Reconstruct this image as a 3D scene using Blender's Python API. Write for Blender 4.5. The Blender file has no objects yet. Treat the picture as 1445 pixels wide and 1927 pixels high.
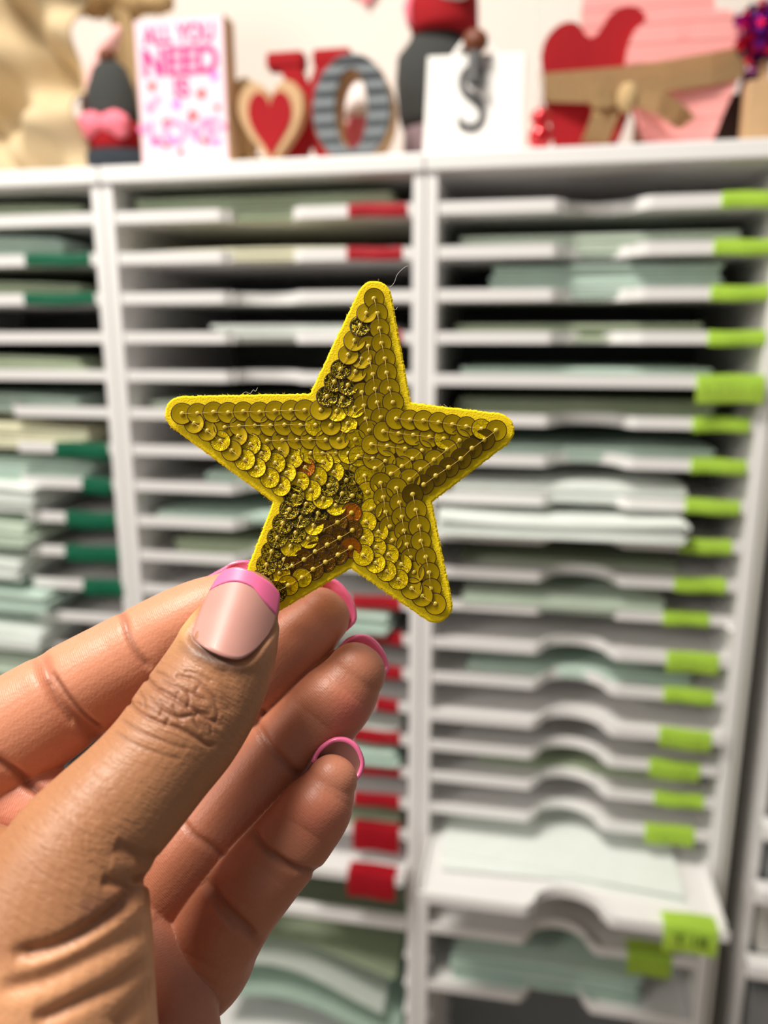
import bpy, bmesh, math, random
import numpy as np
from mathutils import Vector, Matrix

random.seed(7)
rng = np.random.RandomState(7)
PI = math.pi
S = bpy.context.scene
C = S.collection

# ------------------------------------------------------------------ camera
F = 1450.0
CX, CY = 722.5, 963.5
PITCH, YAW = math.radians(12.8), math.radians(10.5)
CAM = np.array([0.0, 0.0, 1.35])
FW = np.array([-math.sin(YAW) * math.cos(PITCH), math.cos(YAW) * math.cos(PITCH), -math.sin(PITCH)])
RT = np.array([math.cos(YAW), math.sin(YAW), 0.0])
UP = np.cross(RT, FW)
cd = bpy.data.cameras.new('camera')
cam = bpy.data.objects.new('camera', cd)
C.objects.link(cam)
cam.matrix_world = Matrix(((RT[0], UP[0], -FW[0], CAM[0]), (RT[1], UP[1], -FW[1], CAM[1]),
                           (RT[2], UP[2], -FW[2], CAM[2]), (0, 0, 0, 1)))
cd.sensor_fit = 'HORIZONTAL'
cd.sensor_width = 36.0
cd.lens = 36.0 * F / 1445.0
cd.clip_start = 0.01
cd.clip_end = 30
cd.dof.use_dof = True
cd.dof.focus_distance = 0.163
cd.dof.aperture_fstop = 12.5
S.camera = cam

# ------------------------------------------------------------------ light
wd = bpy.data.worlds.new('world')
S.world = wd
wd.use_nodes = True
bg = wd.node_tree.nodes['Background']
bg.inputs[0].default_value = (1.0, 0.965, 0.93, 1)
bg.inputs[1].default_value = 0.21


def area(name, loc, target, size, power, col, sy=None):
    l = bpy.data.lights.new(name, 'AREA')
    l.shape = 'RECTANGLE'
    l.size = size
    l.size_y = sy or size
    l.energy = power
    l.color = col
    o = bpy.data.objects.new(name, l)
    C.objects.link(o)
    o.location = loc
    o.rotation_euler = (Vector(target) - Vector(loc)).to_track_quat('-Z', 'Y').to_euler()
    return o


area('ceiling_lamp', (-0.52, -0.03, 2.72), (-0.12, 0.35, 1.2), 0.5, 39, (1.0, 0.94, 0.86))
area('fill_light', (-1.35, -0.75, 1.95), (0.0, 0.5, 1.2), 0.45, 12, (1.0, 0.95, 0.88))  # unseen fill, added from the left front to brighten papers, felt and thumb
S.view_settings.view_transform = 'Standard'
S.view_settings.look = 'None'
S.view_settings.gamma = 1.0
S.view_settings.use_curve_mapping = False
S.view_settings.exposure = 0.0


# ------------------------------------------------------------------ helpers
def P(px, py, d):
    return CAM + d * (FW + RT * (px - CX) / F - UP * (py - CY) / F)


def W(px, py, Y):
    r = FW + RT * (px - CX) / F - UP * (py - CY) / F
    return CAM + r * Y / r[1]


def WX(px, py, Y):
    q = W(px, py, Y)
    return q[0], q[2]


def proj(pts):
    q = pts - CAM
    d = q @ FW
    return CX + F * (q @ RT) / d, CY - F * (q @ UP) / d, d


def srgb(r, g, b):
    f = lambda c: (c / 12.92 if c <= 0.04045 else ((c + 0.055) / 1.055) ** 2.4)
    return (f(r / 255), f(g / 255), f(b / 255), 1)


def mat(name, col, rough=0.5, metal=0.0, noise=None, bump=None, coat=0.0, sss=0.0, trans=0.0, alpha=1.0, emit=None):
    m = bpy.data.materials.new(name)
    m.use_nodes = True
    nt = m.node_tree
    b = nt.nodes['Principled BSDF']
    b.inputs['Base Color'].default_value = col
    b.inputs['Roughness'].default_value = rough
    b.inputs['Metallic'].default_value = metal
    b.inputs['Coat Weight'].default_value = coat
    if sss:
        b.inputs['Subsurface Weight'].default_value = sss
        b.inputs['Subsurface Scale'].default_value = 0.003
    b.inputs['Transmission Weight'].default_value = trans
    b.inputs['Alpha'].default_value = alpha
    tc = nt.nodes.new('ShaderNodeTexCoord')
    if noise:
        sc, amt = noise
        n = nt.nodes.new('ShaderNodeTexNoise')
        n.inputs['Scale'].default_value = sc
        n.inputs['Detail'].default_value = 4
        nt.links.new(tc.outputs['Object'], n.inputs['Vector'])
        r = nt.nodes.new('ShaderNodeMapRange')
        r.inputs['To Min'].default_value = 1 - amt
        r.inputs['To Max'].default_value = 1 + amt
        nt.links.new(n.outputs['Fac'], r.inputs['Value'])
        v = nt.nodes.new('ShaderNodeVectorMath')
        v.operation = 'SCALE'
        v.inputs[0].default_value = col[:3]
        nt.links.new(r.outputs[0], v.inputs['Scale'])
        nt.links.new(v.outputs[0], b.inputs['Base Color'])
    if bump:
        sc, st, dist = bump
        n = nt.nodes.new('ShaderNodeTexNoise')
        n.inputs['Scale'].default_value = sc
        n.inputs['Detail'].default_value = 5
        nt.links.new(tc.outputs['Object'], n.inputs['Vector'])
        bp = nt.nodes.new('ShaderNodeBump')
        bp.inputs['Strength'].default_value = st
        bp.inputs['Distance'].default_value = dist
        nt.links.new(n.outputs['Fac'], bp.inputs['Height'])
        nt.links.new(bp.outputs[0], b.inputs['Normal'])
    return m


def me_obj(name, bm, m, parent=None, smooth=False, loc=None):
    bmesh.ops.recalc_face_normals(bm, faces=bm.faces[:])
    me = bpy.data.meshes.new(name)
    bm.to_mesh(me)
    bm.free()
    if m:
        for x in (m if isinstance(m, (list, tuple)) else [m]):
            me.materials.append(x)
    if smooth:
        me.shade_smooth()
    o = bpy.data.objects.new(name, me)
    C.objects.link(o)
    if loc is not None:
        o.location = loc
    if parent is not None:
        o.parent = parent
    return o


def mesh_py(name, vs, fs, m, parent=None, smooth=False):
    me = bpy.data.meshes.new(name)
    me.from_pydata([tuple(map(float, v)) for v in vs], [], fs)
    me.update()
    if m:
        me.materials.append(m)
    if smooth:
        me.shade_smooth()
    o = bpy.data.objects.new(name, me)
    C.objects.link(o)
    if parent is not None:
        o.parent = parent
    return o


def tag(o, label, cat, group=None, kind=None):
    o['label'] = label
    o['category'] = cat
    if group:
        o['group'] = group
    if kind:
        o['kind'] = kind
    return o


def thing(name, label, cat, loc, group=None, rz=0.0):
    o = bpy.data.objects.new(name, None)
    o.empty_display_size = 0.02
    C.objects.link(o)
    o.location = loc
    o.rotation_euler = (0, 0, rz)
    return tag(o, label, cat, group)


def bx(bm, x0, x1, y0, y1, z0, z1, bev=0.0):
    r = bmesh.ops.create_cube(bm, size=1.0)
    vs = r['verts']
    for v in vs:
        v.co = Vector(((x0 + x1) / 2 + v.co.x * (x1 - x0), (y0 + y1) / 2 + v.co.y * (y1 - y0), (z0 + z1) / 2 + v.co.z * (z1 - z0)))
    if bev:
        es = list({e for v in vs for e in v.link_edges})
        bmesh.ops.bevel(bm, geom=es, offset=bev, segments=2, affect='EDGES', profile=0.5)
    return vs


def prism(bm, pts, y0, y1, bev=0.0):
    """outline in x,z extruded along y"""
    a = [bm.verts.new((x, y0, z)) for x, z in pts]
    b = [bm.verts.new((x, y1, z)) for x, z in pts]
    n = len(pts)
    f1 = bm.faces.new(a)
    bm.faces.new(b[::-1])
    for i in range(n):
        bm.faces.new((a[i], b[i], b[(i + 1) % n], a[(i + 1) % n]))
    if bev:
        bmesh.ops.bevel(bm, geom=list(f1.edges), offset=bev, segments=2, affect='EDGES', profile=0.5)


def ring_prism(bm, outer, inner, y0, y1):
    n = len(outer)
    vs = [[bm.verts.new((x, y, z)) for x, z in L] for L, y in ((outer, y0), (outer, y1), (inner, y0), (inner, y1))]
    for i in range(n):
        j = (i + 1) % n
        bm.faces.new((vs[0][i], vs[0][j], vs[2][j], vs[2][i]))
        bm.faces.new((vs[1][i], vs[1][j], vs[3][j], vs[3][i]))
        bm.faces.new((vs[0][i], vs[0][j], vs[1][j], vs[1][i]))
        bm.faces.new((vs[2][i], vs[2][j], vs[3][j], vs[3][i]))


def lathe(bm, prof, seg=24, loc=(0, 0, 0), sx=1.0, sy=1.0, rx=0.0):
    rings = []
    for r, z in prof:
        rings.append([bm.verts.new((r * math.cos(2 * PI * k / seg) * sx, r * math.sin(2 * PI * k / seg) * sy, z)) for k in range(seg)])
    for a, b in zip(rings, rings[1:]):
        for k in range(seg):
            bm.faces.new((a[k], a[(k + 1) % seg], b[(k + 1) % seg], b[k]))
    bm.faces.new(rings[0][::-1])
    bm.faces.new(rings[-1])
    vs = [v for r in rings for v in r]
    if rx:
        bmesh.ops.rotate(bm, verts=vs, cent=(0, 0, 0), matrix=Matrix.Rotation(rx, 3, 'Y'))
    bmesh.ops.translate(bm, verts=vs, vec=loc)
    return vs


def ball(bm, c, rx, ry, rz, u=16, v=10, amp=0.0, fr=60):
    r = bmesh.ops.create_uvsphere(bm, u_segments=u, v_segments=v, radius=1.0)
    for q in r['verts']:
        k = 1.0
        if amp:
            k += amp * (math.sin(q.co.x * 7 + 1) * math.sin(q.co.y * 6 + 2) * math.sin(q.co.z * 8))
        q.co = Vector((c[0] + q.co.x * rx * k, c[1] + q.co.y * ry * k, c[2] + q.co.z * rz * k))


def tube(bm, pts, r, seg=6):
    pts = [Vector(p) for p in pts]
    rings = []
    for i, p in enumerate(pts):
        t = (pts[min(i + 1, len(pts) - 1)] - pts[max(i - 1, 0)]).normalized()
        a = t.cross(Vector((0.3, 0.2, 0.93)))
        if a.length < 1e-3:
            a = t.cross(Vector((1, 0, 0)))
        a.normalize()
        b = t.cross(a)
        rr = r[i] if isinstance(r, (list, tuple)) else r
        rings.append([bm.verts.new(p + a * rr * math.cos(2 * PI * k / seg) + b * rr * math.sin(2 * PI * k / seg)) for k in range(seg)])
    for A, B in zip(rings, rings[1:]):
        for k in range(seg):
            bm.faces.new((A[k], A[(k + 1) % seg], B[(k + 1) % seg], B[k]))
    bm.faces.new(rings[0][::-1])
    bm.faces.new(rings[-1])


def text_mesh(name, s, size, m, parent, loc, extrude=0.0004, rot=(PI / 2, 0, 0), sx=1.0, shear=0.0, bold=0.0):
    cu = bpy.data.curves.new(name, 'FONT')
    cu.body = s
    cu.size = size
    cu.extrude = extrude
    cu.align_x = 'CENTER'
    cu.align_y = 'CENTER'
    cu.shear = shear
    cu.offset = bold
    o = bpy.data.objects.new(name, cu)
    C.objects.link(o)
    dg = bpy.context.evaluated_depsgraph_get()
    me = bpy.data.meshes.new_from_object(o.evaluated_get(dg))
    bpy.data.objects.remove(o)
    me.name = name
    me.materials.clear()
    me.materials.append(m)
    q = bpy.data.objects.new(name, me)
    C.objects.link(q)
    q.parent = parent
    q.location = loc
    q.rotation_euler = rot
    q.scale = (sx, 1, 1)
    return q


# ------------------------------------------------------------------ materials
M = {}
M['plastic'] = mat('white_plastic', srgb(238, 236, 234), 0.38)
M['back_shade'] = mat('shade_grey_back', srgb(112, 115, 115), 0.6)  # grey stands for the shade deep in the tray gaps
M['wall'] = mat('cream_wall_paint', srgb(232, 222, 213), 0.8, bump=(220, 0.15, 0.001))
M['floor'] = mat('floor_boards', srgb(150, 130, 112), 0.5, noise=(8, 0.15))
M['red'] = mat('red_paint', srgb(158, 0, 16), 0.9)
M['red_tape'] = mat('red_label_paper', srgb(205, 20, 42), 0.6, noise=(60, 0.12))
M['green_tape'] = mat('green_label_paper', srgb(10, 125, 88), 0.6, noise=(60, 0.1))
M['lime'] = mat('lime_sticky_note', srgb(212, 245, 96), 0.8, noise=(50, 0.06))
M['ink'] = mat('dark_marker_ink', srgb(52, 60, 20), 0.6)
M['paper_green'] = mat('pale_green_cardstock', srgb(205, 220, 202), 0.8, noise=(40, 0.08))
M['paper_mint'] = mat('mint_cardstock', srgb(194, 216, 203), 0.8, noise=(40, 0.08))
M['paper_sage'] = mat('sage_cardstock', srgb(176, 190, 160), 0.8, noise=(40, 0.08))
M['paper_cream'] = mat('cream_cardstock', srgb(232, 230, 200), 0.8, noise=(40, 0.06))
M['paper_white'] = mat('white_cardstock', srgb(232, 238, 232), 0.8, noise=(40, 0.05))
M['burlap'] = mat('burlap_weave', srgb(196, 166, 120), 0.95, noise=(240, 0.18), bump=(700, 0.5, 0.0008))
M['linen'] = mat('natural_linen', srgb(206, 184, 146), 0.95, noise=(30, 0.12), bump=(500, 0.4, 0.0008))
M['tan'] = mat('raw_wood_edge', srgb(196, 160, 118), 0.7, noise=(70, 0.12))
M['pink_wood'] = mat('pink_painted_wood', srgb(246, 168, 164), 0.7, noise=(30, 0.05))
M['charcoal'] = mat('charcoal_felt', srgb(58, 60, 58), 0.95, noise=(150, 0.15), bump=(300, 0.5, 0.001))
M['navy'] = mat('dark_slate_felt', srgb(38, 46, 54), 0.95, bump=(300, 0.5, 0.001))
M['pink_fur'] = mat('pink_fleece', srgb(250, 132, 150), 0.95, bump=(200, 0.8, 0.002))
M['palepink'] = mat('pale_pink_felt', srgb(250, 196, 190), 0.95)
M['hotpink'] = mat('hot_pink_felt', srgb(236, 80, 130), 0.9)
M['whitefur'] = mat('white_fleece', srgb(244, 236, 232), 0.95, bump=(200, 0.8, 0.002))
M['brown'] = mat('brown_wood_bead', srgb(112, 58, 28), 0.5)
M['dkbrown'] = mat('dark_brown_wood', srgb(58, 40, 34), 0.6, noise=(30, 0.2))
M['galv'] = mat('galvanised_grey_metal', srgb(96, 102, 106), 0.6, metal=0.2, noise=(18, 0.12))
M['signwhite'] = mat('white_sign_board', srgb(250, 248, 244), 0.6)
M['greyletter'] = mat('grey_letter_paint', srgb(92, 92, 92), 0.5)
M['mauve'] = mat('mauve_grey_felt', srgb(128, 108, 112), 0.95)
M['print_pink'] = mat('magenta_print', srgb(205, 40, 135), 0.8, noise=(160, 0.3))
M['print_pale'] = mat('pale_pink_print', srgb(240, 140, 190), 0.7)
M['print_red'] = mat('coral_print', srgb(225, 60, 58), 0.7)
M['print_lilac'] = mat('lilac_print', srgb(222, 120, 214), 0.7)
M['board_pink'] = mat('white_pink_printed_board', srgb(246, 214, 226), 0.6, noise=(45, 0.06))
M['red_gloss'] = mat('glossy_red_glass', srgb(214, 10, 30), 0.12, metal=0.5, coat=1.0)
M['foil_red'] = mat('red_foil', srgb(235, 30, 60), 0.15, metal=0.9)
M['foil_mag'] = mat('magenta_foil', srgb(210, 20, 170), 0.15, metal=0.9)
M['purple'] = mat('purple_paper', srgb(96, 0, 110), 0.8)
M['foil_pur'] = mat('purple_foil', srgb(90, 10, 110), 0.25, metal=0.8)
M['string'] = mat('white_string', srgb(244, 238, 230), 0.8)
M['frost'] = mat('frosted_grey_drawer_plastic', srgb(128, 130, 130), 0.35)
M['clear'] = mat('translucent_strip_plastic', srgb(206, 204, 196), 0.3)

# ------------------------------------------------------------------ room
WY = 1.19


def struct(name, bm, m):
    o = me_obj(name, bm, m)
    o['kind'] = 'structure'
    return o


bm = bmesh.new(); bx(bm, -2.0, 1.9, WY, WY + 0.1, 0, 2.45); struct('wall_back', bm, M['wall'])
bm = bmesh.new(); bx(bm, -2.0, 1.9, -2.2, WY + 0.1, -0.05, 0); struct('floor', bm, M['floor'])
bm = bmesh.new(); bx(bm, -2.0, 1.9, WY - 0.012, WY, 0, 0.09, 0.002); struct('baseboard_back', bm, M['plastic'])

# ------------------------------------------------------------------ paper organisers
YF, YB = 0.80, 1.13
XP = [-0.797, -0.452, -0.107, 0.231]
ZT = 1.507
Z0 = [1.474 - 0.0414 * i for i in range(32)]
unit_labels = ['white paper organiser tower at the left edge with green tags',
               'white paper organiser tower in the middle with red tags',
               'white paper organiser tower on the right with lime tags']
for k in range(3):
    xa, xb = XP[k], XP[k + 1]
    t = thing('paper_organiser', unit_labels[k], 'organiser', ((xa + xb) / 2, (YF + YB) / 2, 0.0), 'white paper organiser towers side by side')
    t_loc = Vector(t.location)

    def put(name, f, m=M['plastic']):
        bm = bmesh.new()
        f(bm)
        o = me_obj(name, bm, m, t)
        o.matrix_parent_inverse = Matrix.Translation(-t_loc)
        return o
    g = 0.0006
    put('side_panel', lambda b: bx(b, xa + g, xa + 0.0125, YF, YB, 0.0, ZT, 0.0015))
    put('side_panel', lambda b: bx(b, xb - 0.0125, xb - g, YF, YB, 0.0, ZT, 0.0015))
    put('top_panel', lambda b: bx(b, xa + g, xb - g, YF - 0.004, YB, ZT, ZT + 0.017, 0.002))
    put('back_panel', lambda b: bx(b, xa + 0.0125, xb - 0.0125, YB - 0.006, YB - 0.001, 0.05, ZT), M['back_shade'])
    put('base_panel', lambda b: bx(b, xa + 0.0125, xb - 0.0125, YF + 0.01, YB - 0.006, 0.03, 0.045))
    for sgn, xx in ((1, xa + 0.0125), (-1, xb - 0.0125)):
        def rails(b):
            for z in Z0:
                if z > 0.1:
                    bx(b, min(xx, xx + sgn * 0.004), max(xx, xx + sgn * 0.004), YF + 0.004, YB - 0.01, z - 0.0085, z - 0.0063)
        r = put('shelf_rails', rails)
        r['kind'] = 'stuff'

ordw = ['first', 'second', 'third', 'fourth', 'fifth', 'sixth', 'seventh', 'eighth', 'ninth', 'tenth', 'eleventh', 'twelfth',
        'thirteenth', 'fourteenth', 'fifteenth', 'sixteenth', 'seventeenth', 'eighteenth', 'nineteenth', 'twentieth', 'twenty-first',
        'twenty-second', 'twenty-third', 'twenty-fourth']
side = ['left', 'middle', 'right']


def front_path(w, lip_in, notch):
    """front outline of the tray, with the round finger notch, from left to right"""
    h = w / 2
    if not notch:
        return [(-h, 0.0), (h, 0.0)]
    R = 0.034
    pts = [(-h, 0), (-R - 0.012, 0)]
    for a in np.linspace(0, PI / 2, 5)[1:]:
        pts.append((-R - 0.012 + 0.008 * math.sin(a), 0.008 * (1 - math.cos(a))))
    for a in np.linspace(PI, 0, 17):
        pts.append((R * math.cos(a), 0.010 + 0.026 * math.sin(a)))
    for a in np.linspace(PI / 2, 0, 5)[:-1]:
        pts.append((R + 0.012 - 0.008 * math.sin(a), 0.008 * (1 - math.cos(a))))
    pts += [(R + 0.012, 0), (h, 0)]
    return pts


TRAYMESH = {}


def tray_meshes(w, notch, lip):
    key = (round(w, 3), notch, lip)
    if key in TRAYMESH:
        return TRAYMESH[key]
    D = 0.315
    path = front_path(w, 0, notch)
    bm = bmesh.new()
    out = path + [(w / 2, D), (-w / 2, D)]
    lo = [bm.verts.new((x, y, -0.006)) for x, y in out]
    hi = [bm.verts.new((x, y, -0.0035)) for x, y in out]
    bm.faces.new(lo); bm.faces.new(hi[::-1])
    n = len(out)
    for i in range(n):
        bm.faces.new((lo[i], lo[(i + 1) % n], hi[(i + 1) % n], hi[i]))
    o1 = me_obj('base', bm, M['plastic'])
    bm = bmesh.new()
    th = 0.0022
    P2 = [Vector((x, y)) for x, y in path]
    inner = []
    for i, p in enumerate(P2):
        t = (P2[min(i + 1, len(P2) - 1)] - P2[max(i - 1, 0)]).normalized()
        inner.append(p + Vector((-t.y, t.x)) * th)
    rows = []
    for p, q in zip(P2, inner):
        rows.append([bm.verts.new((p.x, p.y, -0.0062)), bm.verts.new((p.x, p.y - 0.0004, lip)), bm.verts.new((q.x, q.y, lip)), bm.verts.new((q.x, q.y, -0.0035))])
    for a, b in zip(rows, rows[1:]):
        for k in range(4):
            bm.faces.new((a[k], b[k], b[(k + 1) % 4], a[(k + 1) % 4]))
    bm.faces.new(rows[0]); bm.faces.new(rows[-1][::-1])
    o2 = me_obj('front_lip', bm, M['plastic'])
    r = (o1.data, o2.data)
    bpy.data.objects.remove(o1); bpy.data.objects.remove(o2)
    TRAYMESH[key] = r
    return r


def scribble(parent, x0, w, y, z, n, seed, m=None):
    r = random.Random(seed)
    bm = bmesh.new()
    x = x0 + 0.15 * w
    while x < x0 + 0.85 * w:
        h = r.uniform(0.004, 0.0065)
        a = (x + r.uniform(-.001, .001), y, z + h / 2)
        b = (x + r.uniform(-.001, .001), y, z - h / 2)
        pts = [a, b]
        if r.random() < 0.6:
            pts.append((x + r.uniform(.002, .004), y, z + r.uniform(-h / 2, h / 2)))
        tube(bm, pts, 0.00035, 4)
        x += w * 0.7 / n
    return me_obj('handwriting', bm, M['ink'], parent)


def tray(u, i, z, pull=0.0, notch=True, lip=0.0055, label=None, tilt=0.0, sag=0.0):
    """label: (colour key, x0, x1, drop, scribble?)"""
    w = XP[u + 1] - XP[u] - 0.0265
    xc = (XP[u] + XP[u + 1]) / 2
    extra = ' pulled far forward' if pull > 0.05 else ''
    lt = {'lime': ' with lime sticky tag', 'red_tape': ' with red tag', 'green_tape': ' with green tag'}[label[0]] if label else ''
    t = thing('paper_tray', '%s tray from the top of the %s tower%s%s' % (ordw[i], side[u], lt, extra), 'tray',
              (xc, YF + 0.002 - pull, z), 'paper trays in the %s tower' % side[u])
    t.rotation_euler = (tilt, 0, 0)
    a, b = tray_meshes(w, notch, lip)
    for nm, d in (('base', a), ('front_lip', b)):
        o = bpy.data.objects.new(nm, d)
        C.objects.link(o)
        o.parent = t
    for sx in (-1, 1):
        bm = bmesh.new()
        x1 = sx * w / 2
        bx(bm, min(x1, x1 - sx * 0.002), max(x1, x1 - sx * 0.002), 0.012, 0.31, -0.0035, 0.004)
        me_obj('side_rim', bm, M['plastic'], t)
    if label:
        ck, x0, x1, drop, scr = label
        y = -0.0018
        bm = bmesh.new()
        # folded paper flag: a strip on the lip that bends down past it
        pr = [(0.020 if drop > 0.014 else 0.008, lip + 0.0006), (-0.0004, lip + 0.0008), (y, lip * 0.3), (y - 0.0006, -drop * 0.5), (y - 0.0003 + 0.001, -drop)]
        nx = 6
        vs = []
        for q, (yy, zz) in enumerate(pr):
            vs.append([bm.verts.new((x0 - xc + (x1 - x0) * k / nx, yy + 0.0009 * math.sin(k * 1.3 + i) * (q / 4), zz + 0.0006 * math.sin(k * 0.9 + i))) for k in range(nx + 1)])
        for A, B in zip(vs, vs[1:]):
            for k in range(nx):
                bm.faces.new((A[k], A[k + 1], B[k + 1], B[k]))
        bmesh.ops.solidify(bm, geom=bm.faces[:], thickness=0.0002)
        lo = me_obj('sticky_tag', bm, M[ck], t)
        lo['label'] = {'lime': 'lime green sticky note tag', 'red_tape': 'red paper tag', 'green_tape': 'dark green paper tag'}[ck]
        if scr:
            if isinstance(scr, str):
                text_mesh('handwriting', scr, 0.017, M['ink'], lo, ((x0 + x1) / 2 - xc, y - 0.0022, -drop * 0.32), 0.0002, bold=0.0)
            else:
                scribble(lo, x0 - xc, x1 - x0, y - 0.0026, -drop * 0.35, 4, i * 7 + u)
    return t


def stack(u, i, z, x0, x1, h, key='paper_green', setback=0.02, name='paper_stack', n=None, bow=0.0, label=None, skew=0.02):
    r = random.Random(u * 100 + i * 3 + int(h * 1e4))
    n = n or max(2, int(h / 0.0035))
    bm = bmesh.new()
    y0 = YF + setback
    ln = min(0.29, YB - 0.012 - y0)
    zz = z - 0.0033 if (setback > 0.009 or i == 17) else z + 0.0062
    xc = (x0 + x1) / 2
    th = h / n
    for k in range(n):
        dx = r.uniform(-1, 1) * 0.003
        dy = r.uniform(0, 1) * 0.006
        a0, a1 = x0 + dx, x1 + dx + r.uniform(-0.004, 0.002)
        nx = 6
        top, bot = [], []
        sk = r.uniform(-skew, skew)
        for e in range(nx + 1):
            f = e / nx
            x = a0 + (a1 - a0) * f
            b = bow * (1 - (2 * f - 1) ** 2) * (k / max(1, n - 1))
            for lst, zo in ((bot, k * th), (top, (k + 0.82) * th)):
                lst.append((bm.verts.new((x - xc, dy + sk * (x - xc), zo + b)), bm.verts.new((x - xc, ln - 0.008 + dy + sk * (x - xc), zo + b))))
        for e in range(nx):
            bm.faces.new((bot[e][0], bot[e + 1][0], top[e + 1][0], top[e][0]))
            bm.faces.new((top[e][0], top[e + 1][0], top[e + 1][1], top[e][1]))
            bm.faces.new((bot[e][1], bot[e + 1][1], bot[e + 1][0], bot[e][0]))
            bm.faces.new((bot[e][1], bot[e + 1][1], top[e + 1][1], top[e][1]))
        bm.faces.new((bot[0][0], top[0][0], top[0][1], bot[0][1]))
        bm.faces.new((bot[-1][0], top[-1][0], top[-1][1], bot[-1][1]))
    o = me_obj(name, bm, M[key], None, loc=(xc, y0, zz))
    col = key.replace('paper_', '')
    col = {'green': 'pale green', 'mint': 'mint', 'sage': 'sage green', 'cream': 'cream', 'white': 'white'}[col]
    tag(o, label or '%s cardstock on the %s tray of the %s tower' % (col, ordw[i], side[u]), 'paper stack', 'cardstock in the %s tower' % side[u])
    return o


# right tower --------------------------------------------------------------
LX = [(0.168, 0.222), (0.165, 0.217), (0.166, 0.218), (0.167, 0.219), (0.158, 0.219), (0.160, 0.213), (0.162, 0.214), (0.160, 0.212),
      (0.158, 0.208), (0.156, 0.206), (0.150, 0.196), (0.155, 0.207), (0.155, 0.206), (0.152, 0.205), (0.146, 0.198), (0.155, 0.206), (0.148, 0.200),
      (0.155, 0.207), (0.135, 0.185), (0.14, 0.19), (0.14, 0.19), (0.14, 0.19), (0.14, 0.19), (0.14, 0.19), (0.14, 0.19)]
pulls_r = {4: 0.012, 13: 0.012, 14: 0.004, 17: 0.100, 10: -0.012}
for i in list(range(18)) + [20, 22]:
    z = Z0[i]
    pull = pulls_r.get(i, 0.0)
    drop = 0.008
    if i == 4: drop = 0.020
    if i in (11, 13, 14, 16): drop = 0.014
    if i == 17: drop = 0.024
    scr = True if i in (4, 11, 13, 14, 16) else None
    if i == 17: scr = 'T 18'
    if i == 20: drop = 0.024
    tray(2, {20: 18, 22: 19}.get(i, i), z, pull, notch=(i != 4), label=('lime', LX[i][0], LX[i][1], drop, scr) if i < 21 else None)
xr = lambda px, py: WX(px, py, YF + 0.03)[0]
stack(2, 1, Z0[1], xr(868, 455), xr(1400, 455), 0.021, 'paper_green', 0.03)
stack(2, 2, Z0[2], xr(925, 530), xr(1358, 530), 0.033, 'paper_mint', 0.028)
stack(2, 3, Z0[3], xr(852, 630), xr(1320, 630), 0.017, 'paper_sage', 0.03)
stack(2, 4, Z0[4], xr(870, 710), xr(1345, 710), 0.014, 'paper_mint', 0.025)
stack(2, 5, Z0[5], xr(860, 790), xr(1350, 790), 0.022, 'paper_sage', 0.04)
stack(2, 6, Z0[6], xr(860, 870), xr(1340, 870), 0.015, 'paper_mint', 0.03)
stack(2, 7, Z0[7], xr(850, 950), xr(1280, 950), 0.019, 'paper_white', 0.012)
stack(2, 8, Z0[8], xr(832, 1040), xr(1272, 1040), 0.022, 'paper_white', -0.022, bow=-0.004,
      label='thick white cardstock jutting out over the ninth tray of right tower')
stack(2, 9, Z0[9], xr(860, 1080), xr(1290, 1080), 0.006, 'paper_sage', 0.06)
stack(2, 10, Z0[10], xr(872, 1170), xr(1242, 1170), 0.018, 'paper_green', 0.012)
stack(2, 12, Z0[12], xr(880, 1300), xr(1300, 1300), 0.010, 'paper_mint', 0.03)
stack(2, 15, Z0[15], xr(900, 1500), xr(1280, 1500), 0.012, 'paper_sage', 0.04)
stack(2, 17, Z0[17], xr(838, 1620), xr(1262, 1650), 0.009, 'paper_white', -0.045, n=3, skew=0.12,
      label='loose white and green sheets on the pulled out tray of right tower')
stack(2, 19, Z0[22], xr(850, 1860), xr(1200, 1860), 0.036, 'paper_mint', 0.02, bow=0.006)

# middle tower -------------------------------------------------------------
RX = (-0.187, -0.130)
for i in range(20):
    z = Z0[i]
    pull = {18: 0.05}.get(i, 0.0)
    lab = None
    if i in (0, 1, 3) or i >= 10:
        x0, x1 = RX
        if i == 0: x0, x1 = -0.185, -0.125
        if i in (11, 12): x0, x1 = -0.168, -0.128
        if i in (13,): x0, x1 = -0.160, -0.132
        drop = 0.007 if i < 17 else 0.026
        lab = ('red_tape', x0, x1, drop, None)
    if i == 19:
        continue
    tray(1, i, z, pull if i != 18 else 0.03, label=lab, notch=True)
xm = lambda px, py: WX(px, py, YF + 0.03)[0]
stack(1, 0, Z0[0], xm(262, 370), xm(745, 370), 0.024, 'paper_sage', 0.02)
stack(1, 1, Z0[1], xm(290, 470), xm(735, 470), 0.011, 'paper_cream', 0.012, bow=0.002)
stack(1, 3, Z0[3], xm(412, 620), xm(740, 620), 0.017, 'paper_white', 0.012)
stack(1, 5, Z0[5], xm(280, 750), xm(730, 750), 0.015, 'paper_green', 0.03)
stack(1, 7, Z0[7], xm(385, 885), xm(740, 885), 0.016, 'paper_mint', 0.03)
stack(1, 8, Z0[8], xm(300, 950), xm(740, 950), 0.012, 'paper_mint', 0.02)
stack(1, 9, Z0[9], xm(330, 1020), xm(740, 1020), 0.016, 'paper_sage', 0.03)
stack(1, 11, Z0[11], xm(420, 1180), xm(740, 1180), 0.022, 'paper_mint', -0.01, bow=0.004)
stack(1, 14, Z0[14], xm(420, 1350), xm(755, 1350), 0.012, 'paper_white', 0.01)
stack(1, 15, Z0[15], xm(420, 1420), xm(755, 1420), 0.018, 'paper_mint', -0.004)
stack(1, 17, Z0[17], xm(420, 1540), xm(755, 1540), 0.014, 'paper_sage', 0.01)

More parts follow.
